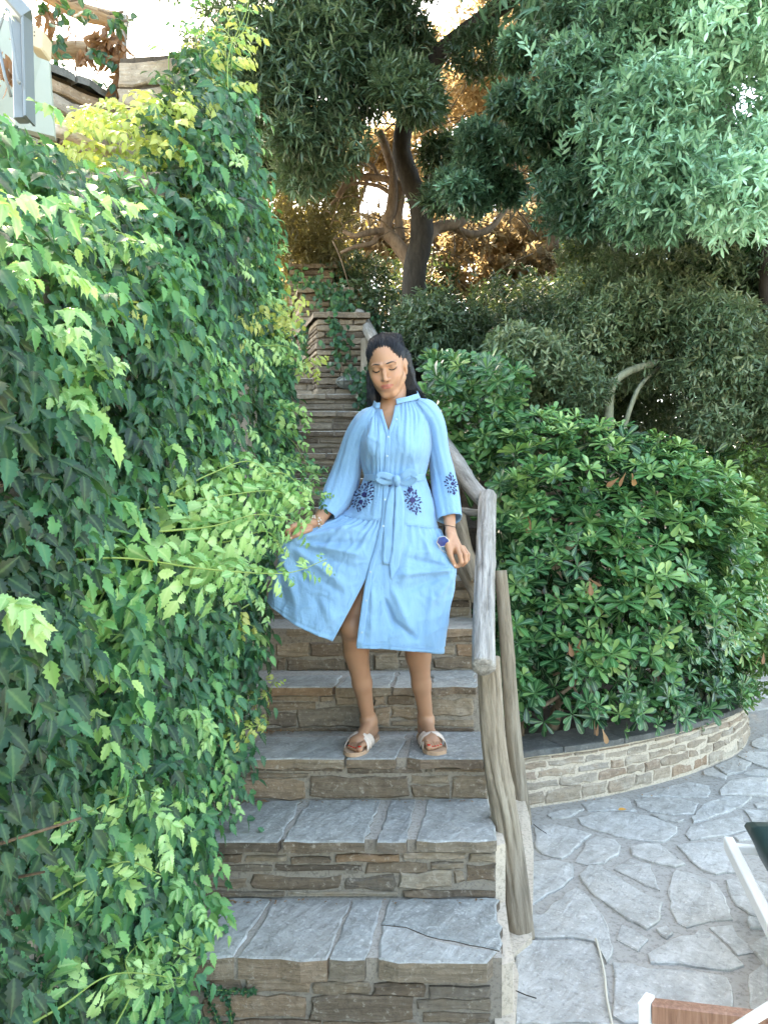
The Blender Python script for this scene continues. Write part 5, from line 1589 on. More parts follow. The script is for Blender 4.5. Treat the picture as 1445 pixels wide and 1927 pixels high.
b.build('hair_strands', M['hair'], hair, smooth=True, kind='stuff')

# ---- the dress
def cloth_mat(name, col, weave=900):
    q = NM(name)
    v = q.coords(rnd=False)
    n1 = q.noise(v, weave, 2, .5); n2 = q.noise(v, 14, 5, .6); mw = q.n('Mapping'); mw.inputs['Scale'].default_value = (1, 1, .35); q.l(v, mw.inputs[0]); n3 = q.noise(mw.outputs[0], 42, 6, .62, 1.4)
    q.color(q.mix(q.math('MULTIPLY', n2, .28), col, tuple(x * .80 for x in col))).set(Roughness=.72, Sheen_Weight=.25, Specular_IOR_Level=.3)
    h = q.math('ADD', q.math('ADD', q.math('MULTIPLY', n1, .25), q.math('MULTIPLY', n2, 1.1)), q.math('MULTIPLY', q.ramp(n3, [(.35, (0, 0, 0)), (.5, (.8, .8, .8)), (.55, (1, 1, 1))]), .35))
    q.bump(h, .6, .006)
    tr = q.n('BsdfTranslucent'); tr.inputs[0].default_value = (*col, 1)
    ms = q.n('MixShader'); ms.inputs[0].default_value = .16
    q.l(q.b.outputs[0], ms.inputs[1]); q.l(tr.outputs[0], ms.inputs[2]); q.l(ms.outputs[0], q.out.inputs[0])
    return q.m
M['dress'] = cloth_mat('light_blue_cotton', (.245, .49, .76))
M['navy'] = flat('navy_thread', (.012, .014, .10), .7)
M['pearl'] = flat('pearl_button', (.46, .62, .72), .25)

def bez(C, nr, nc):
    """smooth surface through a control grid (R, C, 3)"""
    C = np.asarray(C, float)
    rows = np.stack([catmull(C[:, j], nr) for j in range(C.shape[1])], 1)
    out = np.stack([catmull(rows[i], nc) for i in range(rows.shape[0])], 0)
    return out
def px_of(W):
    return np.stack([722.5 + W[..., 0] / W[..., 1] * FPX, 970 - (W[..., 2] - EYE) / W[..., 1] * FPX], -1)
def normals(W):
    n = np.cross(np.gradient(W, axis=1), np.gradient(W, axis=0))
    return nrm(n)
def grid_mesh(name, W, mat, closed=False, thick=.0012, parent=None, **k):
    R, Cn = W.shape[:2]
    N_ = normals(W)
    V = np.concatenate([W.reshape(-1, 3), (W - N_ * thick).reshape(-1, 3)])
    F_ = []
    o = R * Cn
    for i in range(R - 1):
        for j in range(Cn - 1 if not closed else Cn):
            a, b_, c_, d_ = i * Cn + j, i * Cn + (j + 1) % Cn, (i + 1) * Cn + (j + 1) % Cn, (i + 1) * Cn + j
            F_.append((a, d_, c_, b_)); F_.append((o + a, o + b_, o + c_, o + d_))
    for j in range(Cn - 1 if not closed else Cn):
        j2 = (j + 1) % Cn
        F_.append((j, j2, o + j2, o + j)); a = (R - 1) * Cn
        F_.append((a + j2, a + j, o + a + j, o + a + j2))
    if not closed:
        for i in range(R - 1):
            a = i * Cn; F_.append((a + Cn, a, o + a, o + a + Cn)); a += Cn - 1; F_.append((a, a + Cn, o + a + Cn, o + a))
    me = mesh(name, V, F_, mat, True)
    return link(name, me, parent, **k)

def Pz(x, y, D, Df):
    """point at distance D at the height that pixel y has at distance Df, x likewise"""
    p = P(x, y, Df); return Vector((p.x, D, p.z))
front = [  # rows: belt, yoke, seam, pinch, middle, low, hem; columns from the left edge of the slit round the front left to the side
 [(727, 897, 2.893), (712, 898, 2.898), (698, 898, 2.925), (686, 898, 2.985)],
 [(724, 935, 2.872), (706, 937, 2.876), (686, 935, 2.905), (667, 933, 2.985)],
 [(721, 978, 2.858), (697, 978, 2.862), (670, 974, 2.895), (643, 968, 2.965)],
 [(708, 1030, 2.846), (664, 1018, 2.842), (610, 1008, 2.858), (543, 1015, 2.862)],
 [(693, 1078, 2.836), (640, 1080, 2.826), (582, 1078, 2.846), (521, 1072, 2.895)],
 [(661, 1142, 2.822), (612, 1140, 2.812), (558, 1128, 2.840), (508, 1110, 2.915)],
 [(626, 1207, 2.815), (583, 1190, 2.802), (542, 1167, 2.832), (504, 1131, 2.925)]]
frontR = [
 [(799, 897, 2.985), (783, 898, 2.925), (758, 899, 2.895), (729, 898, 2.890)],
 [(813, 935, 2.985), (792, 937, 2.905), (757, 938, 2.872), (725, 935, 2.868)],
 [(826, 993, 2.965), (799, 991, 2.890), (758, 985, 2.858), (722, 978, 2.855)],
 [(852, 1050, 2.905), (806, 1040, 2.868), (754, 1035, 2.845), (710, 1030, 2.842)],
 [(858, 1073, 2.888), (802, 1092, 2.860), (744, 1085, 2.835), (694, 1078, 2.832)],
 [(848, 1150, 2.915), (796, 1160, 2.850), (737, 1152, 2.822), (683, 1142, 2.818)],
 [(837, 1229, 2.925), (789, 1227, 2.852), (729, 1222, 2.818), (671, 1220, 2.812)]]
bd = [3.10, 3.13, 3.15, 3.18, 3.20, 3.22, 3.23]
CG = []
for i in range(7):
    L = [P(*p) for p in front[i]]
    Rg = [P(*p) for p in frontR[i]]
    l, r_ = L[-1], Rg[0]
    zl, zr = l.z, r_.z
    if i >= 3: zl = l.z + (.00 if i < 6 else .03)
    back = [Vector((l.x + (r_.x - l.x) * t, (bd[i] if .2 < t < .8 else (bd[i] + l.y) / 2 + .03), l.z + (r_.z - l.z) * t)) for t in (.08, .3, .7, .92)]
    CG.append([tuple(v) for v in (L + back + Rg)])
W = bez(CG, 22, 22)
PX = px_of(W)
def fold(PX, x0, y0, x1, y1, w, amp, sharp=1.0):
    a = np.array([x0, y0]); d = np.array([x1, y1]) - a; L = np.linalg.norm(d); d = d / L
    q_ = PX - a; t = (q_ @ d) / L; s = q_[..., 0] * -d[1] + q_[..., 1] * d[0]
    env = np.clip(t * 4, 0, 1) * np.clip((1 - t) * 3.5, 0, 1)
    env = env * env * (3 - 2 * env)
    ww = w * (.5 + .8 * np.clip(t, 0, 1))
    return amp * env * np.exp(-(s / ww) ** 2)
frontmask = (W[..., 1] < 3.0)
D_ = np.zeros(W.shape[:2])
for f in [ # fanning folds from her right hand
    (543, 1014, 690, 992, 7, .012), (546, 1020, 705, 1022, 7, -.010), (548, 1018, 700, 1048, 8, .013), (548, 1022, 690, 1078, 8, -.008), (546, 1026, 660, 1110, 9, .009),
    (540, 1030, 612, 1160, 9, -.008), (532, 1040, 560, 1150, 9, .009), (560, 1080, 640, 1180, 10, .006), (525, 1070, 535, 1150, 7, -.006), (600, 1090, 650, 1120, 7, -.007),
    # from her left hand and below
    (858, 1070, 755, 1048, 7, -.009), (857, 1072, 735, 1082, 8, .013), (857, 1076, 745, 1118, 9, -.008), (855, 1080, 800, 1150, 9, .008), (850, 1082, 828, 1200, 8, -.007),
    (722, 1120, 748, 1190, 6, -.017), (738, 1165, 790, 1208, 5, -.016), (735, 1100, 775, 1195, 11, .012), (700, 1090, 700, 1215, 7, .006), (812, 1100, 802, 1225, 9, .008), (770, 1020, 758, 1110, 8, .008), (790, 1000, 815, 1060, 6, .007),
    (836, 1010, 852, 1062, 5, -.005), (660, 985, 600, 1040, 6, .006), (700, 990, 660, 1060, 6, .006), (712, 1000, 700, 1060, 4, -.006),
    (690, 905, 672, 968, 5, .005), (704, 905, 694, 975, 5, -.005), (770, 905, 776, 980, 6, .005), (752, 905, 752, 980, 4, -.004), (790, 905, 806, 985, 5, -.005), (735, 900, 738, 980, 3, .003)]:
    f = (*f[:4], f[4] * .8, f[5] * 1.2)
    D_ += fold(PX, *f)
v_ = np.linspace(0, 6, W.shape[0])[:, None]
u_ = np.linspace(0, 1, W.shape[1])[None, :]
gath = np.exp(-np.clip(v_ - 2.05, 0, 9) * 1.5) * (v_ > 2.0)
D_ += .0042 * gath * np.sin(u_ * 230 + 2 * np.sin(u_ * 31))
D_ += .0022 * np.exp(-v_ * 1.6) * np.sin(u_ * 150 + 3 * np.sin(u_ * 17))
D_ += -.004 * np.exp(-((v_ - 2.02) / .03) ** 2)
lowm = np.clip((v_ - 3) / 3, 0, 1)
D_ += (.012 * np.sin(u_ * 40 + .6 * v_) + .006 * np.sin(u_ * 85 + 1.0)) * lowm * (~frontmask)
D_ += (.0035 * np.sin(u_ * 62 + .5 * v_ + 1.4)) * lowm * frontmask
pf_ = W.reshape(-1, 3)
wr = (.0022 * vnoise(pf_, 20, 3) + .0020 * vnoise(pf_ * [1, .3, .6], 42, 4) + .0012 * vnoise(pf_ * [1, .3, 1], 95, 14)).reshape(D_.shape)
rid = np.abs(vnoise(pf_ * [1, .2, .7], 26, 24)).reshape(D_.shape)
wr += .0032 * np.exp(-(rid / .10) ** 2) * np.clip(v_ - 2, 0, 1)
D_ += wr
D_ += -.0025 * np.exp(-((v_ - 5.87) / .03) ** 2)
edge = np.minimum(np.clip(u_ / .02, 0, 1), np.clip((1 - u_) / .02, 0, 1))
Nn = normals(W); 
if (Nn[20, 20, 1]) > 0: Nn = -Nn
W = W + Nn * (D_ * edge)[..., None]
dress = empty('dress', (0.05, 3.05, ZT[3]))
dress.parent = person; dress.matrix_basis = Matrix.Identity(4)
grid_mesh('skirt', W, M['dress'], parent=dress)
SK = W
# bodice
bl = [
 [(714, 765, 2.940), (709, 766, 2.945), (703, 763, 2.962), (701, 760, 2.995)],
 [(720, 790, 2.905), (709, 791, 2.905), (694, 790, 2.925), (684, 786, 2.985)],
 [(727, 814, 2.880), (711, 816, 2.868), (692, 817, 2.895), (675, 815, 2.985)],
 [(728, 845, 2.872), (712, 846, 2.856), (693, 847, 2.885), (675, 848, 2.985)],
 [(728, 875, 2.885), (712, 876, 2.884), (697, 876, 2.912), (680, 876, 2.985)],
 [(728, 899, 2.888), (713, 899, 2.892), (699, 899, 2.922), (687, 899, 2.985)]]
br = [
 [(789, 748, 2.995), (779, 750, 2.965), (764, 754, 2.945), (747, 757, 2.938)],
 [(806, 776, 2.985), (793, 780, 2.925), (767, 785, 2.905), (742, 787, 2.902)],
 [(813, 815, 2.985), (794, 816, 2.895), (766, 816, 2.865), (735, 808, 2.876)],
 [(811, 848, 2.985), (793, 848, 2.885), (765, 848, 2.853), (730, 845, 2.868)],
 [(805, 876, 2.985), (787, 876, 2.912), (759, 876, 2.883), (729, 875, 2.882)],
 [(798, 899, 2.985), (782, 899, 2.922), (757, 899, 2.892), (729, 899, 2.885)]]
bb_ = [3.045, 3.10, 3.12, 3.12, 3.10, 3.09]
CG = []
for i in range(6):
    L = [P(*p) for p in bl[i]]; Rg = [P(*p) for p in br[i]]
    l, r_ = L[-1], Rg[0]
    back = [Vector((l.x + (r_.x - l.x) * t, bb_[i] - (.03 if t in (.1, .9) else 0), l.z + (r_.z - l.z) * t + (.02 if i == 0 else 0))) for t in (.1, .35, .65, .9)]
    CG.append([tuple(v) for v in (L + back + Rg)])
W = bez(CG, 14, 16); PX = px_of(W)
v_ = np.linspace(0, 5, W.shape[0])[:, None]; u_ = np.linspace(0, 1, W.shape[1])[None, :]
D_ = .0042 * np.exp(-v_ * .75) * np.sin(u_ * 240 + 3 * np.sin(u_ * 23)) * np.clip(v_ * 4, 0, 1)
D_ += .0036 * np.exp(-(5 - v_) * .9) * np.sin(u_ * 170 + 3 * np.sin(u_ * 19))
for f in [(704, 780, 690, 850, 4, .006), (712, 780, 706, 860, 3, -.005), (765, 765, 762, 850, 4, .005), (776, 765, 782, 850, 4, -.005), (788, 765, 800, 840, 4, .006),
          (700, 800, 688, 890, 5, .005), (752, 770, 748, 840, 3, .004), (775, 850, 782, 898, 4, .005), (755, 850, 752, 898, 4, -.004), (697, 850, 694, 898, 4, -.005), (720, 800, 722, 890, 3, -.003), (690, 820, 725, 838, 4, .003)]:
    D_ += fold(PX, *f)
D_ += (.0012 * vnoise(W.reshape(-1, 3), 25, 8)).reshape(D_.shape)
edge = np.minimum(np.clip(u_ / .02, 0, 1), np.clip((1 - u_) / .02, 0, 1))
Nn = normals(W)
if Nn[20, 30, 1] > 0: Nn = -Nn
W = W + Nn * (D_ * edge)[..., None]
grid_mesh('bodice', W, M['dress'], parent=dress)
BO = W
# sleeves
def sleeve(rings, seed, folds=7):
    g = np.random.default_rng(seed)
    ph = g.uniform(0, 6.28, 6)
    c = np.array([tuple(P(x, y, d)) for x, y, d, a, b_ in rings]); rr = np.array([(a / FPX * d, b_) for x, y, d, a, b_ in rings])
    c = catmull(c, 9); rr = np.clip(catmull(rr, 9), .004, 1)
    n = len(c); T = nrm(np.gradient(c, axis=0)); S_ = 72
    W = np.zeros((n, S_, 3))
    for i in range(n):
        yv = np.array([0, 1.0, 0]); yv = nrm(yv - T[i] * (yv @ T[i])); xv = np.cross(yv, T[i])
        t = i / (n - 1)
        for s in range(S_):
            a = 2 * math.pi * s / S_
            k = 1 + (.035 + .05 * t) * math.sin(3 * a + ph[0] + 2.5 * t) + .035 * math.sin(folds * a + ph[1] + 4 * t) * (1.2 - .6 * t) + .045 * math.exp(-t * 7) * math.sin(23 * a) + .016 * math.sin(13 * a + 7 * t + ph[2])
            k += .030 * math.sin(14 * t + 2 * math.sin(a + ph[3])) * math.sin(a + ph[4]) * (1 - .5 * t)
            W[i, s] = c[i] + rr[i][0] * k * math.cos(a) * xv + rr[i][1] * k * math.sin(a) * yv
    W[-4:] += T[-4:, None, :] * .0
    return W
SL = sleeve([(706, 770, 2.985, 9, .040), (694, 788, 2.985, 21, .062), (674, 820, 3.0, 23, .062), (660, 862, 3.02, 24, .062), (649, 902, 3.03, 28, .066), (633, 940, 2.995, 28, .060), (613, 972, 2.935, 18, .040)], 3)
SR = sleeve([(785, 756, 2.985, 9, .038), (801, 772, 2.985, 21, .060), (818, 802, 3.0, 21, .060), (826, 850, 3.02, 20, .060), (835, 896, 3.035, 23, .060), (841, 935, 3.005, 25, .056), (847, 977, 2.96, 23, .044)], 4)
for Wv in (SL, SR):
    if normals(Wv)[20, :, 1].mean() == 0: pass
    a = Wv[30, 0] - Wv[30].mean(0)
    if normals(Wv)[30, 0] @ a < 0: Wv = Wv[:, ::-1]
    grid_mesh('sleeve', Wv, M['dress'], closed=True, parent=dress)
# look up the cloth's front at a photograph pixel
allW = np.concatenate([SK[:, :].reshape(-1, 3), BO.reshape(-1, 3)]); allW = allW[allW[:, 1] < 2.99]
allP = px_of(allW)
slW = np.concatenate([SR.reshape(-1, 3), SL.reshape(-1, 3)]); slP = px_of(slW)
def on_cloth(x, y, off=.003, sl=False):
    Wq, Pq = (slW, slP) if sl else (allW, allP)
    d = np.hypot(Pq[:, 0] - x, Pq[:, 1] - y)
    if sl: d = d + (Wq[:, 1] > 2.99) * 100
    i = np.argsort(d)[:4]; w = 1 / (d[i] + .3)
    Dd = float((Wq[i, 1] * w).sum() / w.sum())
    return P(x, y, Dd - off)
def strip(name, line, wpx, off, mat, parent, sl=False, thick=.002, n=6, **k):
    """a band of cloth lying on the dress along a line of pixels, wpx wide"""
    c = catmull([(x, y) for x, y in line], n); w = np.interp(np.linspace(0, 1, len(c)), np.linspace(0, 1, len(wpx)), wpx)
    T = nrm(np.gradient(c, axis=0))
    rows = []
    for i in range(len(c)):
        s = np.array([-T[i][1], T[i][0]])
        rows.append([tuple(on_cloth(*(c[i] + s * w[i] * t), off + (.0 if abs(t) > .4 else .0012), sl)) for t in (-.5, -.25, 0, .25, .5)])
    W = np.array(rows)
    if normals(W)[len(rows) // 2, 2, 1] > 0: W = W[:, ::-1]
    return grid_mesh(name, W, mat, parent=parent, thick=thick, **k)
strip('placket', [(731, 812), (729, 850), (727, 893), (725, 935), (722, 978), (710, 1030), (696, 1078), (686, 1142), (676, 1217)], [8, 9, 9, 10, 10, 10, 10, 12, 12], .0035, M['dress'], dress)
strip('placket', [(747, 762), (742, 787), (735, 808), (731, 818)], [7, 7, 6, 4], .003, M['dress'], dress)
strip('placket', [(716, 770), (722, 792), (728, 812), (728, 820)], [6, 6, 6, 3], .003, M['dress'], dress)
strip('hem_seam', [(672, 1213), (729, 1215), (789, 1220), (836, 1222)], [1.2], .002, M['dress'], dress, thick=.001, n=10)
strip('yoke_seam', [(646, 969), (672, 975), (698, 979), (716, 979)], [1.6], .0032, M['dress'], dress, thick=.001, n=8)
strip('yoke_seam', [(732, 982), (760, 987), (798, 992), (822, 994)], [1.6], .0032, M['dress'], dress, thick=.001, n=8)
# collar band round the neck
lo_ = [(714, 768, 2.930), (706, 768, 2.938), (701, 762, 2.975), (708, 752, 3.03), (745, 742, 3.055), (782, 742, 3.03), (791, 749, 2.985), (779, 753, 2.948), (763, 756, 2.930), (746, 760, 2.922)]
hi_ = [(715, 757, 2.938), (708, 757, 2.946), (704, 752, 2.978), (711, 742, 3.02), (745, 733, 3.045), (779, 733, 3.02), (786, 739, 2.985), (776, 743, 2.955), (762, 747, 2.938), (745, 750, 2.930)]
W = bez([[tuple(P(*p)) for p in hi_], [tuple(P(*((np.array(a) + np.array(b_)) / 2))) for a, b_ in zip(hi_, lo_)], [tuple(P(*p)) for p in lo_]], 3, 8)
if normals(W)[3, -6, 1] > 0: W = W[:, ::-1]
grid_mesh('collar', W, M['dress'], parent=dress, thick=.0025)
def disc(name, x, y, r, mat, parent, off=.006, n=12):
    c = on_cloth(x, y, off); V = [(c.x, c.y - .0018, c.z)] + [(c.x + r * math.cos(2 * math.pi * i / n), c.y, c.z + r * math.sin(2 * math.pi * i / n)) for i in range(n)]
    return link(name, mesh(name, V, [(0, i + 1, (i + 1) % n + 1) for i in range(n)], mat, True), parent)
for x, y in ((751.5, 756), (745.5, 789), (730.5, 822), (728.5, 858), (724, 940), (721, 990), (697, 1076), (689, 1130), (681, 1190)):
    disc('button', x, y, .0040, M['pearl'], dress, .009 if y < 760 else .0075)
# belt, bow and tails
bp = [(727, 899, 2.880), (712, 899, 2.884), (698, 898, 2.912), (686, 898, 2.975), (692, 896, 3.05), (715, 896, 3.10), (770, 896, 3.10), (793, 896, 3.05), (799, 898, 2.975), (782, 899, 2.912), (757, 900, 2.884), (729, 900, 2.880)]
W = np.array([[tuple(P(x + (0 if 700 < x < 790 else (-1 if x < 700 else 1)), y + dy, d - .005)) for x, y, d in bp] for dy in (-6.5, -2, 2, 6.5)])
W = bez(W, 2, 6)
if normals(W)[3, 4, 1] > 0: W = W[:, ::-1]
belt = grid_mesh('belt', W, M['dress'], parent=dress, thick=.003)
def ribbon(name, pts, widths, updir, parent, thick=.0016):
    c = catmull([tuple(p) for p in pts], 8); w = np.interp(np.linspace(0, 1, len(c)), np.linspace(0, 1, len(widths)), widths)
    T = nrm(np.gradient(c, axis=0)); up = np.array(updir, float)
    if up.ndim == 1: up = np.broadcast_to(up, c.shape)
    up = nrm(up - T * (up * T).sum(1, keepdims=True))
    W = np.stack([c + up * w[:, None] * t for t in (-.5, -.25, 0, .25, .5)], 1)
    return grid_mesh(name, W, M['dress'], parent=parent, thick=thick)
kn = on_cloth(746, 903, .018)
ribbon('bow_loop', [kn, P(733, 897, 2.845), P(716, 893, 2.838), P(709, 900, 2.845), P(722, 907, 2.858), P(744, 906, 2.860)], [.014, .026, .022, .016, .022, .014], (.15, -.3, 1), dress)
ribbon('bow_loop', [kn, P(758, 896, 2.845), P(773, 889, 2.838), P(780, 899, 2.842), P(768, 909, 2.855), P(750, 906, 2.860)], [.014, .028, .030, .024, .026, .014], (-.1, -.3, 1), dress)
sq_ = NM('tmp').m
b = Bag(); v, f = tube([P(746, 896, 2.856), P(746.5, 899, 2.848), P(747, 904, 2.845), P(747, 909, 2.850), P(746, 912, 2.858)], [.008, .0135, .0145, .0125, .008], 10); b.add(v, f)
b.build('bow_knot', M['dress'], dress, smooth=True)
strip('bow_tail', [(747, 909), (752, 940), (751, 985), (749, 1025), (742, 1062), (736, 1090)], [9, 17, 20, 21, 19, 2], .011, M['dress'], dress)
strip('bow_tail', [(743, 909), (734, 945), (731, 990), (730, 1030), (727, 1062)], [8, 15, 18, 20, 14], .007, M['dress'], dress)
# embroidery: sprays of small navy leaves round a flower
def embroid(cx, cy, w, h, n, seed, sl=False, tilt=0.0, flowers=()):
    g = np.random.default_rng(seed); b = Bag()
    def leaf(x, y, a, L, wd):
        d = np.array([math.cos(a), math.sin(a)]); s = np.array([-d[1], d[0]])
        o = [(0, 0), (.35, .5), (.7, .42), (1, 0), (.7, -.42), (.35, -.5)]
        pts = [np.array([x, y]) + d * L * p + s * wd * q_ for p, q_ in o]
        V = [on_cloth(p[0], p[1], .0032 if not sl else .004, sl) for p in pts]
        b.add(V, [(0, 1, 2, 3, 4, 5)])
    for k in range(n):
        a = 2.399 * k; rr_ = math.sqrt((k + .5) / n)
        x0, y0 = math.cos(a) * rr_ * .85, math.sin(a) * rr_ * .85
        x = cx + (x0 * w / 2) * math.cos(tilt) - (y0 * h / 2) * math.sin(tilt); y = cy + (x0 * w / 2) * math.sin(tilt) + (y0 * h / 2) * math.cos(tilt)
        an = math.atan2(y - cy, x - cx) + g.normal() * .5
        leaf(x, y, an, g.uniform(4.6, 7.4), g.uniform(2.3, 3.4))
        if rr_ > .5: leaf(x, y, an + math.pi, g.uniform(3, 5), .7)
    for fx, fy, r in flowers:
        for j in range(7): leaf(fx, fy, j * .9, r, r * .9)
    return b.build('embroidery', M['navy'], dress)
embroid(683, 934, 36, 66, 58, 5, tilt=.42, flowers=((685, 931, 5.5), (679, 944, 4.5)))
embroid(777, 942, 30, 56, 46, 6, tilt=-.30, flowers=((776, 941, 6.5), (772, 922, 4.5)))
embroid(739, 915, 8, 12, 6, 8, flowers=((738, 914, 2.2),))
embroid(849, 911, 21, 44, 26, 7, sl=True, tilt=-.15, flowers=((851, 910, 3.5),))

# ---- nails, sandals
M['red'] = flat('red_nail', (.62, .035, .025), .2)
M['pink_nail'] = flat('pale_nail', (.75, .48, .42), .25)
M['sandal'] = flat('cream_leather', (.70, .585, .51), .5, sc=30, amt=.08)
M['insole'] = flat('tan_insole', (.47, .31, .21), .55)
for j_, ((nails, d, sd, L), (h, t), s) in enumerate(((nailsL, fL, -1), (nailsR, fR, 1))):
    for k, (c, dd, r) in enumerate(nails):
        V = []; n = 8
        side = sd
        for i in range(n):
            a = 2 * math.pi * i / n; V.append(c + dd * (math.cos(a) * r * .62) + side * (math.sin(a) * r * .58) + np.array([0, 0, -abs(math.sin(a)) * r * .10 - max(0, math.cos(a)) * r * .25]))
        V.append(c + np.array([0, 0, r * .10]))
        link('toenail', mesh('toenail', V, [(i, (i + 1) % n, n) for i in range(n)], M['red'], True), person)
    h, t = np.array(h), np.array(t)
    sn = empty('sandal', tuple(h)); sn.parent = person; sn.matrix_basis = Matrix.Translation(Vector(h) - person.location)
    prof = [(-.010, .010), (-.004, .026), (.02, .0335), (.06, .034), (.11, .032), (.15, .038), (.185, .0455), (.22, .0455), (.245, .037), (L + .004, .020), (L + .010, .004)]
    out = [h + d * p + sd * w + sd * s * (.004 if p > .12 else 0) for p, w in prof] + [h + d * p - sd * w + sd * s * (.004 if p > .12 else 0) for p, w in reversed(prof)]
    n = len(out)
    def layer(z0, z1, g_):
        cc = sum(out) / n
        V = [np.array([*(cc + (o - cc) * g_)[:2], z0]) for o in out] + [np.array([*(cc + (o - cc) * g_)[:2], z1]) for o in out]
        F_ = [(i, (i + 1) % n, n + (i + 1) % n, n + i) for i in range(n)] + [tuple(range(n, 2 * n)), tuple(range(n))[::-1]]
        return V, F_
    v, f = layer(ZT[3] + .002, ZT[3] + .010, 1.0); link('sole', mesh('sole', v, f, M['insole']), sn)
    v, f = layer(ZT[3] + .0102, ZT[3] + .0165, .975); link('insole', mesh('insole', v, f, M['insole']), sn)
    for (s0, s1, wd, lift) in ((.196, .125, .030, 0), (.125, .196, .032, .003), (.168, .168, .018, .006)):
        rows = []
        for i in range(17):
            a = math.pi * i / 16
            p = s0 + (s1 - s0) * i / 16
            cw = .0470 + lift * .6
            hh = np.interp(p, [.10, .15, .20, .23], [.060, .050, .040, .034]) + lift
            c = h + d * p + sd * s * .004
            pt = c + sd * (-math.cos(a) * cw) + np.array([0, 0, -.004 + math.sin(a) ** .7 * hh])
            rows.append([pt - d * wd / 2 + np.array([0, 0, .004 * math.sin(a)]), pt - d * wd / 4 + np.array([0, 0, .0025 * math.sin(a)]), pt + d * wd / 4, pt + d * wd / 2 - np.array([0, 0, .003 * math.sin(a)])])
        W = np.array(rows)
        if (normals(W)[8, 1, 2]) < 0: W = W[:, ::-1]
        grid_mesh('strap', W, M['sandal'], parent=sn, thick=.0022)
def nail_at(x, y, r, up=(0, 0, 1)):
    c = hit(x, y, .0012); V = [c + Vector((math.cos(a) * r * .8, -.0002, math.sin(a) * r)) for a in np.linspace(0, 5.5, 8)]
    link('fingernail', mesh('fingernail', V, [tuple(range(8))], M['pink_nail'], True), person)
nail_at(548, 1012, .0042); nail_at(855.5, 1064, .0042)

# ---- jewellery and glasses (things she wears or carries)
M['gold'] = M['gold']
M['gold_metal'] = flat('gold_chain', (.80, .58, .28), .25, 1.0)
M['bead'] = flat('pearl_bead', (.80, .74, .68), .25)
wc = np.array(P(593, 985, 2.892)); ax = nrm(np.array(P(583, 986, 2.88)) - np.array(P(605, 975, 2.92)))
u1 = nrm(np.cross(ax, [0, 0, 1.0])); u2 = np.cross(ax, u1)
br_ = empty('bracelet', tuple(wc), label='pearl and gold bead bracelets on the wrist nearer the vine', cat='bracelet')
for j in range(2):
    for k in range(18):
        a = 2 * math.pi * k / 18; c = wc + ax * (j * .011 - .006) + (u1 * math.cos(a) + u2 * math.sin(a)) * .0285 + ax * .003 * math.sin(a * 3)
        V = [c + np.array(o) * .0046 for o in ((1, 0, 0), (-1, 0, 0), (0, 1, 0), (0, -1, 0), (0, 0, 1), (0, 0, -1))]
        link('bead', mesh('bead', V, [(0, 2, 4), (2, 1, 4), (1, 3, 4), (3, 0, 4), (2, 0, 5), (1, 2, 5), (3, 1, 5), (0, 3, 5)], M['bead'] if (k + j) % 3 else M['gold_metal'], True), br_)
wc = np.array(P(846, 992, 2.937)); ax = np.array([.05, -.2, -1.0]); ax /= np.linalg.norm(ax); u1 = nrm(np.cross(ax, [0, 1.0, 0])); u2 = np.cross(ax, u1)
v, f = tube([wc + (u1 * math.cos(a) + u2 * math.sin(a)) * .0268 + ax * .006 * math.cos(a) for a in np.linspace(0, 6.283, 25)], .0011, 5, caps=False)
tag(link('cord_bracelet', mesh('cord_bracelet', v, f, flat('dark_cord', (.05, .04, .035)), True)), 'thin dark cord bracelet on the wrist by the handrail', 'bracelet')
q = NM('blue_lens'); q.color((.008, .030, .17)).set(Roughness=.15, Specular_IOR_Level=.25); M['lens'] = q.m
M['wire'] = flat('silver_wire', (.62, .62, .62), .25, 1.0)
sg = empty('sunglasses', tuple(on_cloth(833, 1020, .012)), label='silver-rimmed sunglasses with a blue hexagonal lens tucked in the skirt pocket', cat='sunglasses')
def lens(cx, cy, D0, r=.021, yaw=0):
    c = P(cx, cy, D0)
    hx = [c + Vector((math.cos(a) * r, math.cos(a) * r * yaw, math.sin(a) * r * .88)) for a in [i * math.pi / 3 + .2 for i in range(6)]]
    ls = link('lens', mesh('lens', [Vector(v) for v in hx] + [c + Vector((0, -.003, 0))], [(i, (i + 1) % 6, 6) for i in range(6)], M['lens']), sg)
    hx2 = [c + (v - c) * 1.06 for v in hx]
    v, f = tube(hx2 + [hx2[0], hx2[1]], .0013, 6, caps=False)
    link('rim', mesh('rim', v, f, M['wire'], True), sg)
Dg = on_cloth(826, 1016, .034).y
lens(833, 1019, Dg, .0225, .1); lens(847, 1034, Dg + .020, .020, .3)
v, f = tube([P(843, 1015, Dg), P(845, 1018, Dg + .004), P(844, 1024, Dg + .012)], .0013, 6); link('bridge', mesh('bridge', v, f, M['wire'], True), sg)
v, f = tube(catmull([P(824, 1014, Dg), P(822, 1020, Dg + .006), P(828, 1032, Dg + .008), P(842, 1044, Dg + .014)], 5), .0013, 6); link('temple_arm', mesh('temple_arm', v, f, M['wire'], True), sg)
strip('pocket_edge', [(824, 1003), (829, 1022), (838, 1040), (850, 1056)], [2.2], .003, M['dress'], dress, thick=.0015)
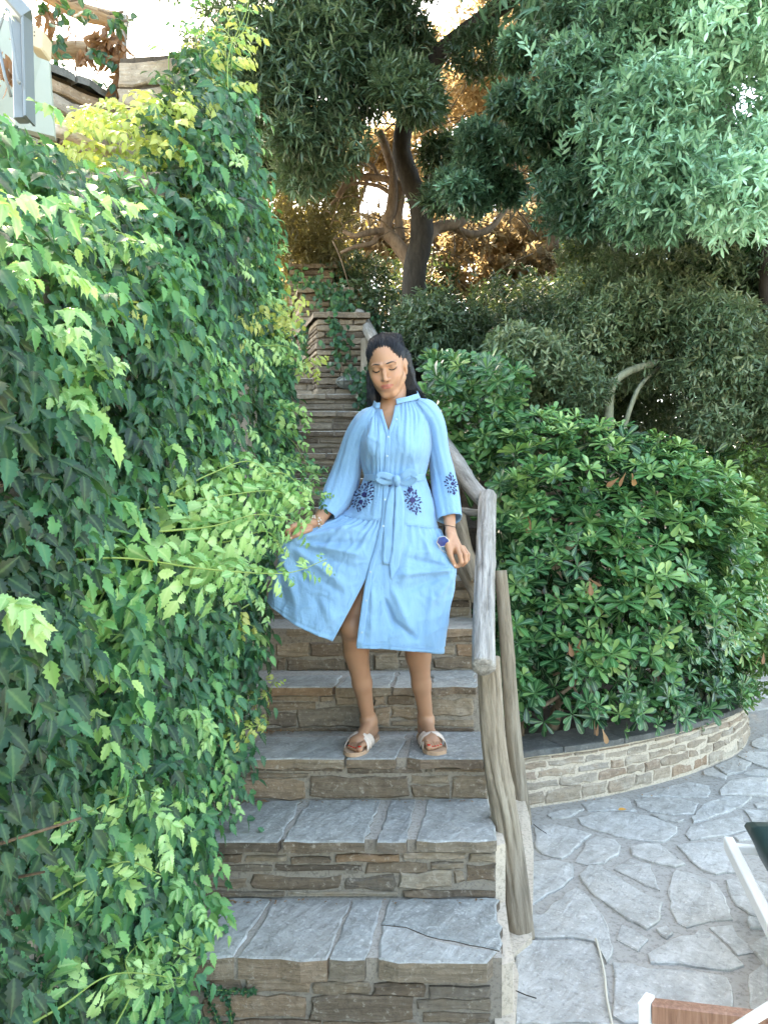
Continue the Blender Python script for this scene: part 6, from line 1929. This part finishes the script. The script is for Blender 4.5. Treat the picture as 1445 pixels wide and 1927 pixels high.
# ================================================================== upper left: wall, pergola logs, steel frame, panel, box
hw = empty('terrace_wall', (-.9, 3.0, 2.2), label='rough stone wall with slate cap high above the vine at the upper left', cat='wall')
def wall_seg(a, b_, z0, z1, thick, mat, rows, lens, cap=True, end=True):
    a, b_ = Vector((a[0], a[1], z0)), Vector((b_[0], b_[1], z0))
    U = (b_ - a).normalized(); N = Vector((U.y, -U.x, 0))
    L = (b_ - a).length
    bg = Bag(); V = []
    for p in (a - N * .015, b_ - N * .015, b_ - N * thick, a - N * thick): V.append(p)
    V += [p + Vector((0, 0, z1 - z0 - .02)) for p in V]
    bg.add(V, [(0, 1, 5, 4), (1, 2, 6, 5), (2, 3, 7, 6), (3, 0, 4, 7), (4, 5, 6, 7)])
    bg.build('wall_core', M['mortar_dark'], hw)
    masonry(a, U, N, L, z1 - z0 - .03, mat, hw, 'stone', rows, lens, .012, .08)
    if end: masonry(b_, -N, U, thick, z1 - z0 - .03, mat, hw, 'stone', rows, lens, .012, .06)
    if cap:
        s = 0
        while s < L - .05:
            s2 = min(s + rng.uniform(.22, .4), L + .02)
            p0, p1 = a + U * s, a + U * s2
            slab([tuple((p0 + N * .03).to_2d()) + (z1 - .03,), tuple((p1 + N * .025 - U * .008).to_2d()) + (z1 - .03,), tuple((p1 - N * thick - U * .008).to_2d()) + (z1 - .03,), tuple((p0 - N * thick).to_2d()) + (z1 - .03,)], .035, .008, M['cap'], 'cap_stone', hw, rough=.012)
            s = s2
wall_seg((P(222, 0, 3.05).x, 3.05), (P(352, 0, 3.02).x, 3.02), 2.3, P(0, 94, 3.05).z, .35, M['planter'], (.07, .115), (.18, .36), cap=False)
wall_seg((P(20, 0, 2.85).x, 2.85), (P(225, 0, 3.2).x, 3.2), 2.3, P(0, 118, 2.95).z, .25, M['planter'], (.05, .09), (.14, .34), end=False)
# ledge the yellow growth stands on
b = Bag(); b.box((-1.05, 2.65, 1.25), (.80, .70, 2.5)); link('ledge', mesh('ledge', b.V, b.F, M['mortar']), kind='structure')

log('pergola_log', P(30, -45, 3.2), P(236, 46, 3.4), .038, .034, M['log_brown'], None, 31, .02, label=None)
bpy.data.objects['pergola_log']['label'] = 'bark-covered roof log sloping down to the right over the terrace wall, the upper of two'
bpy.data.objects['pergola_log']['category'] = 'log'
o = log('pergola_log', P(70, 84, 3.15), P(228, 100, 3.35), .036, .034, M['log_brown'], None, 32, .012)
tag(o, 'tan split log lying level below the sloping roof log above the wall', 'log')
o = log('pergola_post', P(226, 175, 3.35), P(228, 30, 3.35), .026, .024, M['weathered'], None, 33, .008)
tag(o, 'short upright post with dry leaves holding the roof log on the stone pier', 'post')
o = log('driftwood_branch', P(78, 236, 2.15), P(228, 283, 2.45), .020, .012, M['log_brown'], None, 34, .018)
o.data.materials[0] = bark_mat('pinkish_bare_wood', (.36, .27, .22), (.52, .42, .36), (.66, .57, .50), (14, 14, 2), .4)
tag(o, 'bare pinkish branch lying on the ledge below the pale panel', 'branch')
# dry and green leaves of the grape on the pergola
gl = np.random.default_rng(71)
gv_ = empty('grape_vine', P(200, 80, 3.3), label='grape vine with shrivelled brown and few green leaves on the pergola logs', cat='climbing vine')
c = Cloud(); cg = Cloud()
def bunch(cl, x, y, D0, n, spx, spy, size, kind, tone, d=(0, -.2, -1)):
    pp = np.array([tuple(P(x + gl.normal() * spx, y + gl.normal() * spy, D0 - .06 * gl.random())) for _ in range(n)])
    cl.leaves(kind, pp, np.array(d) + .5 * gl.normal(size=(n, 3)), rdirs(n, gl), size, tone + .2 * gl.random(n), 1.0)
for x, y, n, sx, sy in ((205, 70, 60, 14, 16), (225, 120, 50, 6, 24), (170, 90, 24, 12, 10), (90, 22, 26, 12, 12), (120, 60, 10, 14, 10), (222, 160, 24, 6, 12), (12, 120, 20, 5, 30)):
    bunch(c, x, y, 3.2 if x > 50 else 1.9, n, sx, sy, .075 if x > 50 else .05, 'narrow' if n % 4 else 'lance', .1)
for x, y, n, sx, sy in ((105, 12, 16, 26, 10), (160, 22, 10, 20, 8), (215, 38, 12, 10, 6), (180, 95, 9, 10, 10), (200, 115, 6, 9, 9), (110, 95, 22, 12, 22), (60, 5, 8, 14, 8), (235, 30, 6, 8, 4), (100, 140, 20, 14, 14), (170, 150, 10, 20, 6)):
    bunch(cg, x, y, 3.15, n, sx, sy, .05, 'oval', .15, (.3, -.4, -.8))
c.build('dry_leaves', M['dry_leaf'], gv_, kind='stuff'); cg.build('leaves', M['vine'], gv_, kind='stuff')
b = Bag()
for k in range(16):
    a = P(gl.uniform(80, 240), gl.uniform(20, 110), 3.3); e = a + Vector((gl.normal() * .05, 0, -gl.uniform(.1, .3)))
    b.add(*tube(catmull([a, (a + e) / 2 + Vector((gl.normal() * .02, 0, 0)), e], 4), [.003, .0015], 4, caps=False))
for x, y in ((130, -10), (205, 15), (222, 30)): b.add(*tube([P(x - 20, y, 3.25), P(x, y + 8, 3.2), P(x + 26, y + 4, 3.3)], .006, 5, caps=False))
b.build('tendrils', M['twig'], gv_, kind='stuff')

M['steel'] = flat('painted_grey_steel', (.20, .24, .27), .42, .25)
M['panel'] = flat('pale_green_panel', (.34, .40, .37), .6)
M['cream'] = flat('cream_plastic', (.58, .49, .34), .45)
sf = empty('steel_frame', P(42, 200, 1.8), label='grey painted steel upright with a sloping head and hooked bracket at the upper left', cat='steel frame')
def bar(name, p0, p1, w, d_, mat, parent):
    p0, p1 = Vector(p0), Vector(p1); R = (p1 - p0).to_track_quat('Z', 'Y').to_matrix()
    bg = Bag(); L = (p1 - p0).length; c_ = .12 * min(w, d_)
    pr = [(-w / 2 + c_, -d_ / 2), (w / 2 - c_, -d_ / 2), (w / 2, -d_ / 2 + c_), (w / 2, d_ / 2 - c_), (w / 2 - c_, d_ / 2), (-w / 2 + c_, d_ / 2), (-w / 2, d_ / 2 - c_), (-w / 2, -d_ / 2 + c_)]
    V = [p0 + R @ Vector((x, y, 0)) for x, y in pr] + [p0 + R @ Vector((x, y, L)) for x, y in pr]
    F_ = [(i, (i + 1) % 8, 8 + (i + 1) % 8, 8 + i) for i in range(8)] + [tuple(range(8))[::-1], tuple(range(8, 16))]
    return link(name, mesh(name, V, F_, mat), parent)
bar('upright', P(40, 225, 1.8), P(34, 25, 1.8), .03, .026, M['steel'], sf)
bar('flange', P(55, 226, 1.785), P(49, 27, 1.785), .05, .006, M['steel'], sf)
bar('head', P(49, 34, 1.785), P(-40, -70, 1.75), .05, .034, M['steel'], sf)
v, f = tube(catmull([P(-4, 55, 1.74), P(12, 14, 1.73), P(20, 60, 1.74), P(33, 148, 1.75), P(37, 150, 1.75)], 5), .0032, 6); link('bracket', mesh('bracket', v, f, M['steel'], True), sf)
v, f = tube([P(-6, 75, 1.74), P(8, 140, 1.75), P(20, 180, 1.76)], .0035, 6); link('bracket', mesh('bracket', v, f, M['steel'], True), sf)
pn_ = empty('pale_panel', P(80, 230, 2.0), label='upright pale green panel behind the grey steel frame', cat='panel')
pv = [P(-25, 20, 1.93), P(56, 52, 2.0), P(88, 72, 2.06), P(102, 255, 2.08), P(40, 240, 2.0), P(-25, 230, 1.93)]
pv2 = [p + Vector((-.006, .025, 0)) for p in pv]
link('board', mesh('board', pv + pv2, [(0, 5, 4, 3, 2, 1), (6, 7, 8, 9, 10, 11)] + [(i, (i + 1) % 6, 6 + (i + 1) % 6, 6 + i) for i in range(6)], M['panel']), pn_)
eb = empty('switch_box', P(65, 68, 1.9), label='small cream electrical box with two screws on the pale panel', cat='electrical box')
q8 = [(51, 41), (54, 39), (77, 51), (80, 55), (79, 88), (76, 91), (53, 82), (51, 80)]
fr = [P(x, y, 1.86 + (x - 50) * .0008) for x, y in q8]; bk = [p + Vector((.0, .05, 0)) for p in fr]; md = [p + Vector((0, .006, 0)) for p in fr]
ctr = sum(fr, Vector()) / 8; fr2 = [ctr + (p - ctr) * .92 for p in fr]
link('housing', mesh('housing', fr2 + md + bk, [tuple(range(8))[::-1]] + [(i, (i + 1) % 8, 8 + (i + 1) % 8, 8 + i) for i in range(8)] + [(8 + i, 8 + (i + 1) % 8, 16 + (i + 1) % 8, 16 + i) for i in range(8)], M['cream']), eb)
for x, y in ((64, 58), (64, 65)):
    p = P(x, y, 1.864); n = 8
    link('screw', mesh('screw', [p + Vector((.002 * math.cos(i * .785), -.001, .002 * math.sin(i * .785))) for i in range(n)], [tuple(range(n))], flat('screw_dark', (.06, .05, .04))), eb)
bar('conduit', P(55, 88, 1.9), P(71, 94, 1.92), .008, .008, M['panel'], eb)

# ================================================================== furniture at the lower right
M['white_metal'] = flat('white_painted_metal', (.80, .82, .82), .35, amt=.04)
M['cushion'] = flat('dark_teal_cushion', (.010, .034, .038), .42, amt=.1)
M['arm_wood'] = bark_mat('varnished_brown_wood', (.13, .06, .035), (.24, .12, .075), (.33, .19, .13), (30, 30, 2), .25, .45, .2)
lg = empty('sun_lounger', (1.45, 2.5, 0), label='white-framed sun lounger with a dark cushion at the right edge of the paving', cat='sun lounger')
fwd = Vector((.139, .60, 0)).normalized(); rt = Vector((fwd.y, -fwd.x, 0))
e0 = P(1371, 1590, 2.86)
def lp(a, r_, z): return e0 + fwd * a + rt * r_ + Vector((0, 0, z))
bar('side_rail', lp(.02, 0, 0), lp(-1.9, 0, 0), .034, .05, M['white_metal'], lg)
bar('side_rail', lp(.02, .62, 0), lp(-1.9, .62, 0), .034, .05, M['white_metal'], lg)
bar('cross_rail', lp(-.02, .017, -.0), lp(-.02, .603, -.0), .03, .03, M['white_metal'], lg)
for a in (-.95, -1.7):
    for r_ in (.0, .62):
        p = lp(a, r_, -.028); bar('leg', (p.x, p.y, 0.012), p, .03, .03, M['white_metal'], lg)
rows = []
for i in range(20):
    a = -.02 - 1.85 * i / 19
    row_ = []
    for j in range(17):
        th = 2 * math.pi * j / 16
        cx, cz = math.copysign(abs(math.cos(th)) ** .35, math.cos(th)), math.copysign(abs(math.sin(th)) ** .5, math.sin(th))
        endf = min(1, (i + .35) / 2.2, (19.35 - i) / 2.2) ** .4
        row_.append(lp(a, .32 + cx * .275, .085 + cz * .045 * endf + .006 * math.sin(i * 1.9)))
    rows.append([tuple(v) for v in row_[:-1]])
W = np.array(rows)
a_ = W[10, 0] - W[10].mean(0)
if normals(W)[10, 0] @ a_ < 0: W = W[:, ::-1]
n16 = 16
V = W.reshape(-1, 3); F_ = [(i * 16 + j, (i + 1) * 16 + j, (i + 1) * 16 + (j + 1) % 16, i * 16 + (j + 1) % 16) for i in range(19) for j in range(16)] + [tuple(range(16)), tuple(19 * 16 + j for j in range(16))[::-1]]
link('cushion', mesh('cushion', V, F_, M['cushion'], True), lg)
ch = empty('garden_chair', P(1330, 1900, 1.75), label='white metal garden chair with a worn brown wooden armrest, cut off by the lower edge', cat='chair')
a0, a1 = P(1223, 1899, 1.72), P(1500, 1932, 1.66)
bar('armrest', a0, a1, .030, .045, M['arm_wood'], ch)
bar('arm_end', P(1214, 1878, 1.715), P(1216, 2120, 1.72), .020, .05, M['white_metal'], ch)
bar('arm_frame', a0 + Vector((-.01, 0, -.03)), a1 + Vector((0, 0, -.03)), .014, .04, M['white_metal'], ch)
bar('back_bar', P(1340, 1960, 1.60), P(1480, 1872, 1.50), .018, .02, M['white_metal'], ch)
z0 = P(1216, 2120, 1.72)
bar('leg', (z0.x, z0.y, .012), z0 + Vector((0, 0, .002)), .022, .026, M['white_metal'], ch)
z1 = P(1500, 1960, 1.66); bar('leg', (z1.x, z1.y, .012), (z1.x, z1.y, z1.z), .022, .026, M['white_metal'], ch)
bar('seat', z0 + Vector((.02, -.25, .0)), z0 + Vector((.48, -.25, .0)), .03, .46, M['white_metal'], ch)

# ================================================================== small things
v, f = tube(catmull([G(1120, 1765, .018), G(1127, 1790, .018), G(1136, 1832, .018), G(1140, 1875, .018), G(1152, 1935, .018), G(1160, 2000, .018)], 5), .0038, 6)
tag(link('cord', mesh('cord', v, f, flat('pale_cord', (.62, .58, .48), .8), True)), 'thin pale cord lying along the big paving slab beside the bottom step', 'cord')
for (x0, y0, x1, y1, lab) in ((970, 1862, 1008, 1876, 'thin dark twig on the big slab beside the bottom step'), (1003, 1550, 1027, 1567, 'thin dark twig on the paving just below the planter wall')):
    v, f = tube([G(x0, y0, .020), G((x0 + x1) / 2, (y0 + y1) / 2 + 1, .022), G(x1, y1, .020)], .0018, 5)
    tag(link('twig', mesh('twig', v, f, M['bark'], True)), lab, 'twig')
c = Cloud(); c.leaves('oval', np.array([tuple(G(1162, 1523, .02))]), [1, .2, .1], [0, -.2, 1], .045, .5)
mo = NM('orange_leaf').color((.62, .30, .06)).set(Roughness=.6).m
tag(c.build('fallen_leaf', mo, None), 'small curled orange leaf on the paving near the planter wall', 'leaf')
# shell in the corner of the bottom step
sh_c = G(373, 1706, ZT[1] + .01) + Vector((.012, 0, .010)); V = []; F_ = []
n = 90
pts = []; rs = []
for i in range(n):
    t = i / n; a = t * 14; r = .017 * (1 - t) ** 1.1
    pts.append(sh_c + Vector((r * math.cos(a), -.010 * t, r * math.sin(a)))); rs.append(.0125 * (1 - t) ** .9 + .0012)
v, f = tube(pts, rs, 8); tag(link('snail_shell', mesh('snail_shell', v, f, flat('shell', (.46, .36, .28), .5), True)), 'small brown snail shell in the corner at the left end of the lowest tread', 'shell')
# litter in the corners of the treads
c = Cloud(); gq = np.random.default_rng(91)
for k in (1, 2, 3):
    n = 26
    x = XL[k] + .04 + np.abs(gq.normal(size=n)) * .07; y = DF[k + 1] - .015 - np.abs(gq.normal(size=n)) * .02
    c.leaves('oval', np.stack([x, y, np.full(n, ZT[k] + .008)], 1), np.stack([gq.normal(size=n), gq.normal(size=n), .2 * gq.random(n)], 1), [0, 0, 1.0], .018, gq.random(n))
for k in range(1, 6):      # more crumbs along the foot of every riser
    n = 30
    x = gq.uniform(XL[k], XR[k], n); y = DF[k + 1] - .008 - np.abs(gq.normal(size=n)) * .014
    c.leaves('oval', np.stack([x, y, np.full(n, ZT[k] + .004)], 1), np.stack([gq.normal(size=n), gq.normal(size=n), .2 * gq.random(n)], 1), [0, 0, 1.0], gq.uniform(.005, .014, n), gq.random(n))
n = 70
s = gq.random(n) * 2.6
pts_ = np.array([tuple(at_len(v)) for v in s]) + np.stack([gq.normal(size=n) * .03 + .02, -.02 - np.abs(gq.normal(size=n)) * .05, np.full(n, .014)], 1)
c.leaves('oval', pts_, np.stack([gq.normal(size=n), gq.normal(size=n), .15 * gq.random(n)], 1), [0, 0, 1.0], gq.uniform(.006, .018, n), gq.random(n))
tag(c.build('leaf_litter', M['dry_leaf'], None), kind='stuff', label='dry crumbled leaves along the back of the treads and the planter foot', cat='leaf litter')
# creeping weed on the lowest riser
wd = empty('creeping_weed', P(420, 1880, 2.2), label='dark creeping weed on the face of the bottom step below the vine', cat='plant')
c = Cloud()
for line in ([(392, 1852), (420, 1868), (432, 1890), (438, 1925)], [(400, 1860), (430, 1862), (465, 1864), (482, 1862)], [(385, 1858), (400, 1890), (415, 1930)]):
    ln = catmull(line, 10); n = len(ln)
    pp = np.array([tuple(P(a, b_, 2.195)) for a, b_ in ln])
    v, f = tube(pp, .0012, 4, caps=False); link('stem', mesh('stem', v, f, M['green_stem']), wd)
    for r_ in range(3): c.leaves('oval', pp + .004 * gq.normal(size=(n, 3)), gq.normal(size=(n, 3)) + [0, -.5, 0], [0, -1.0, .2], .011, .15 + .2 * gq.random(n), 1.3)
c.build('foliage', M['vine'], wd, kind='stuff')
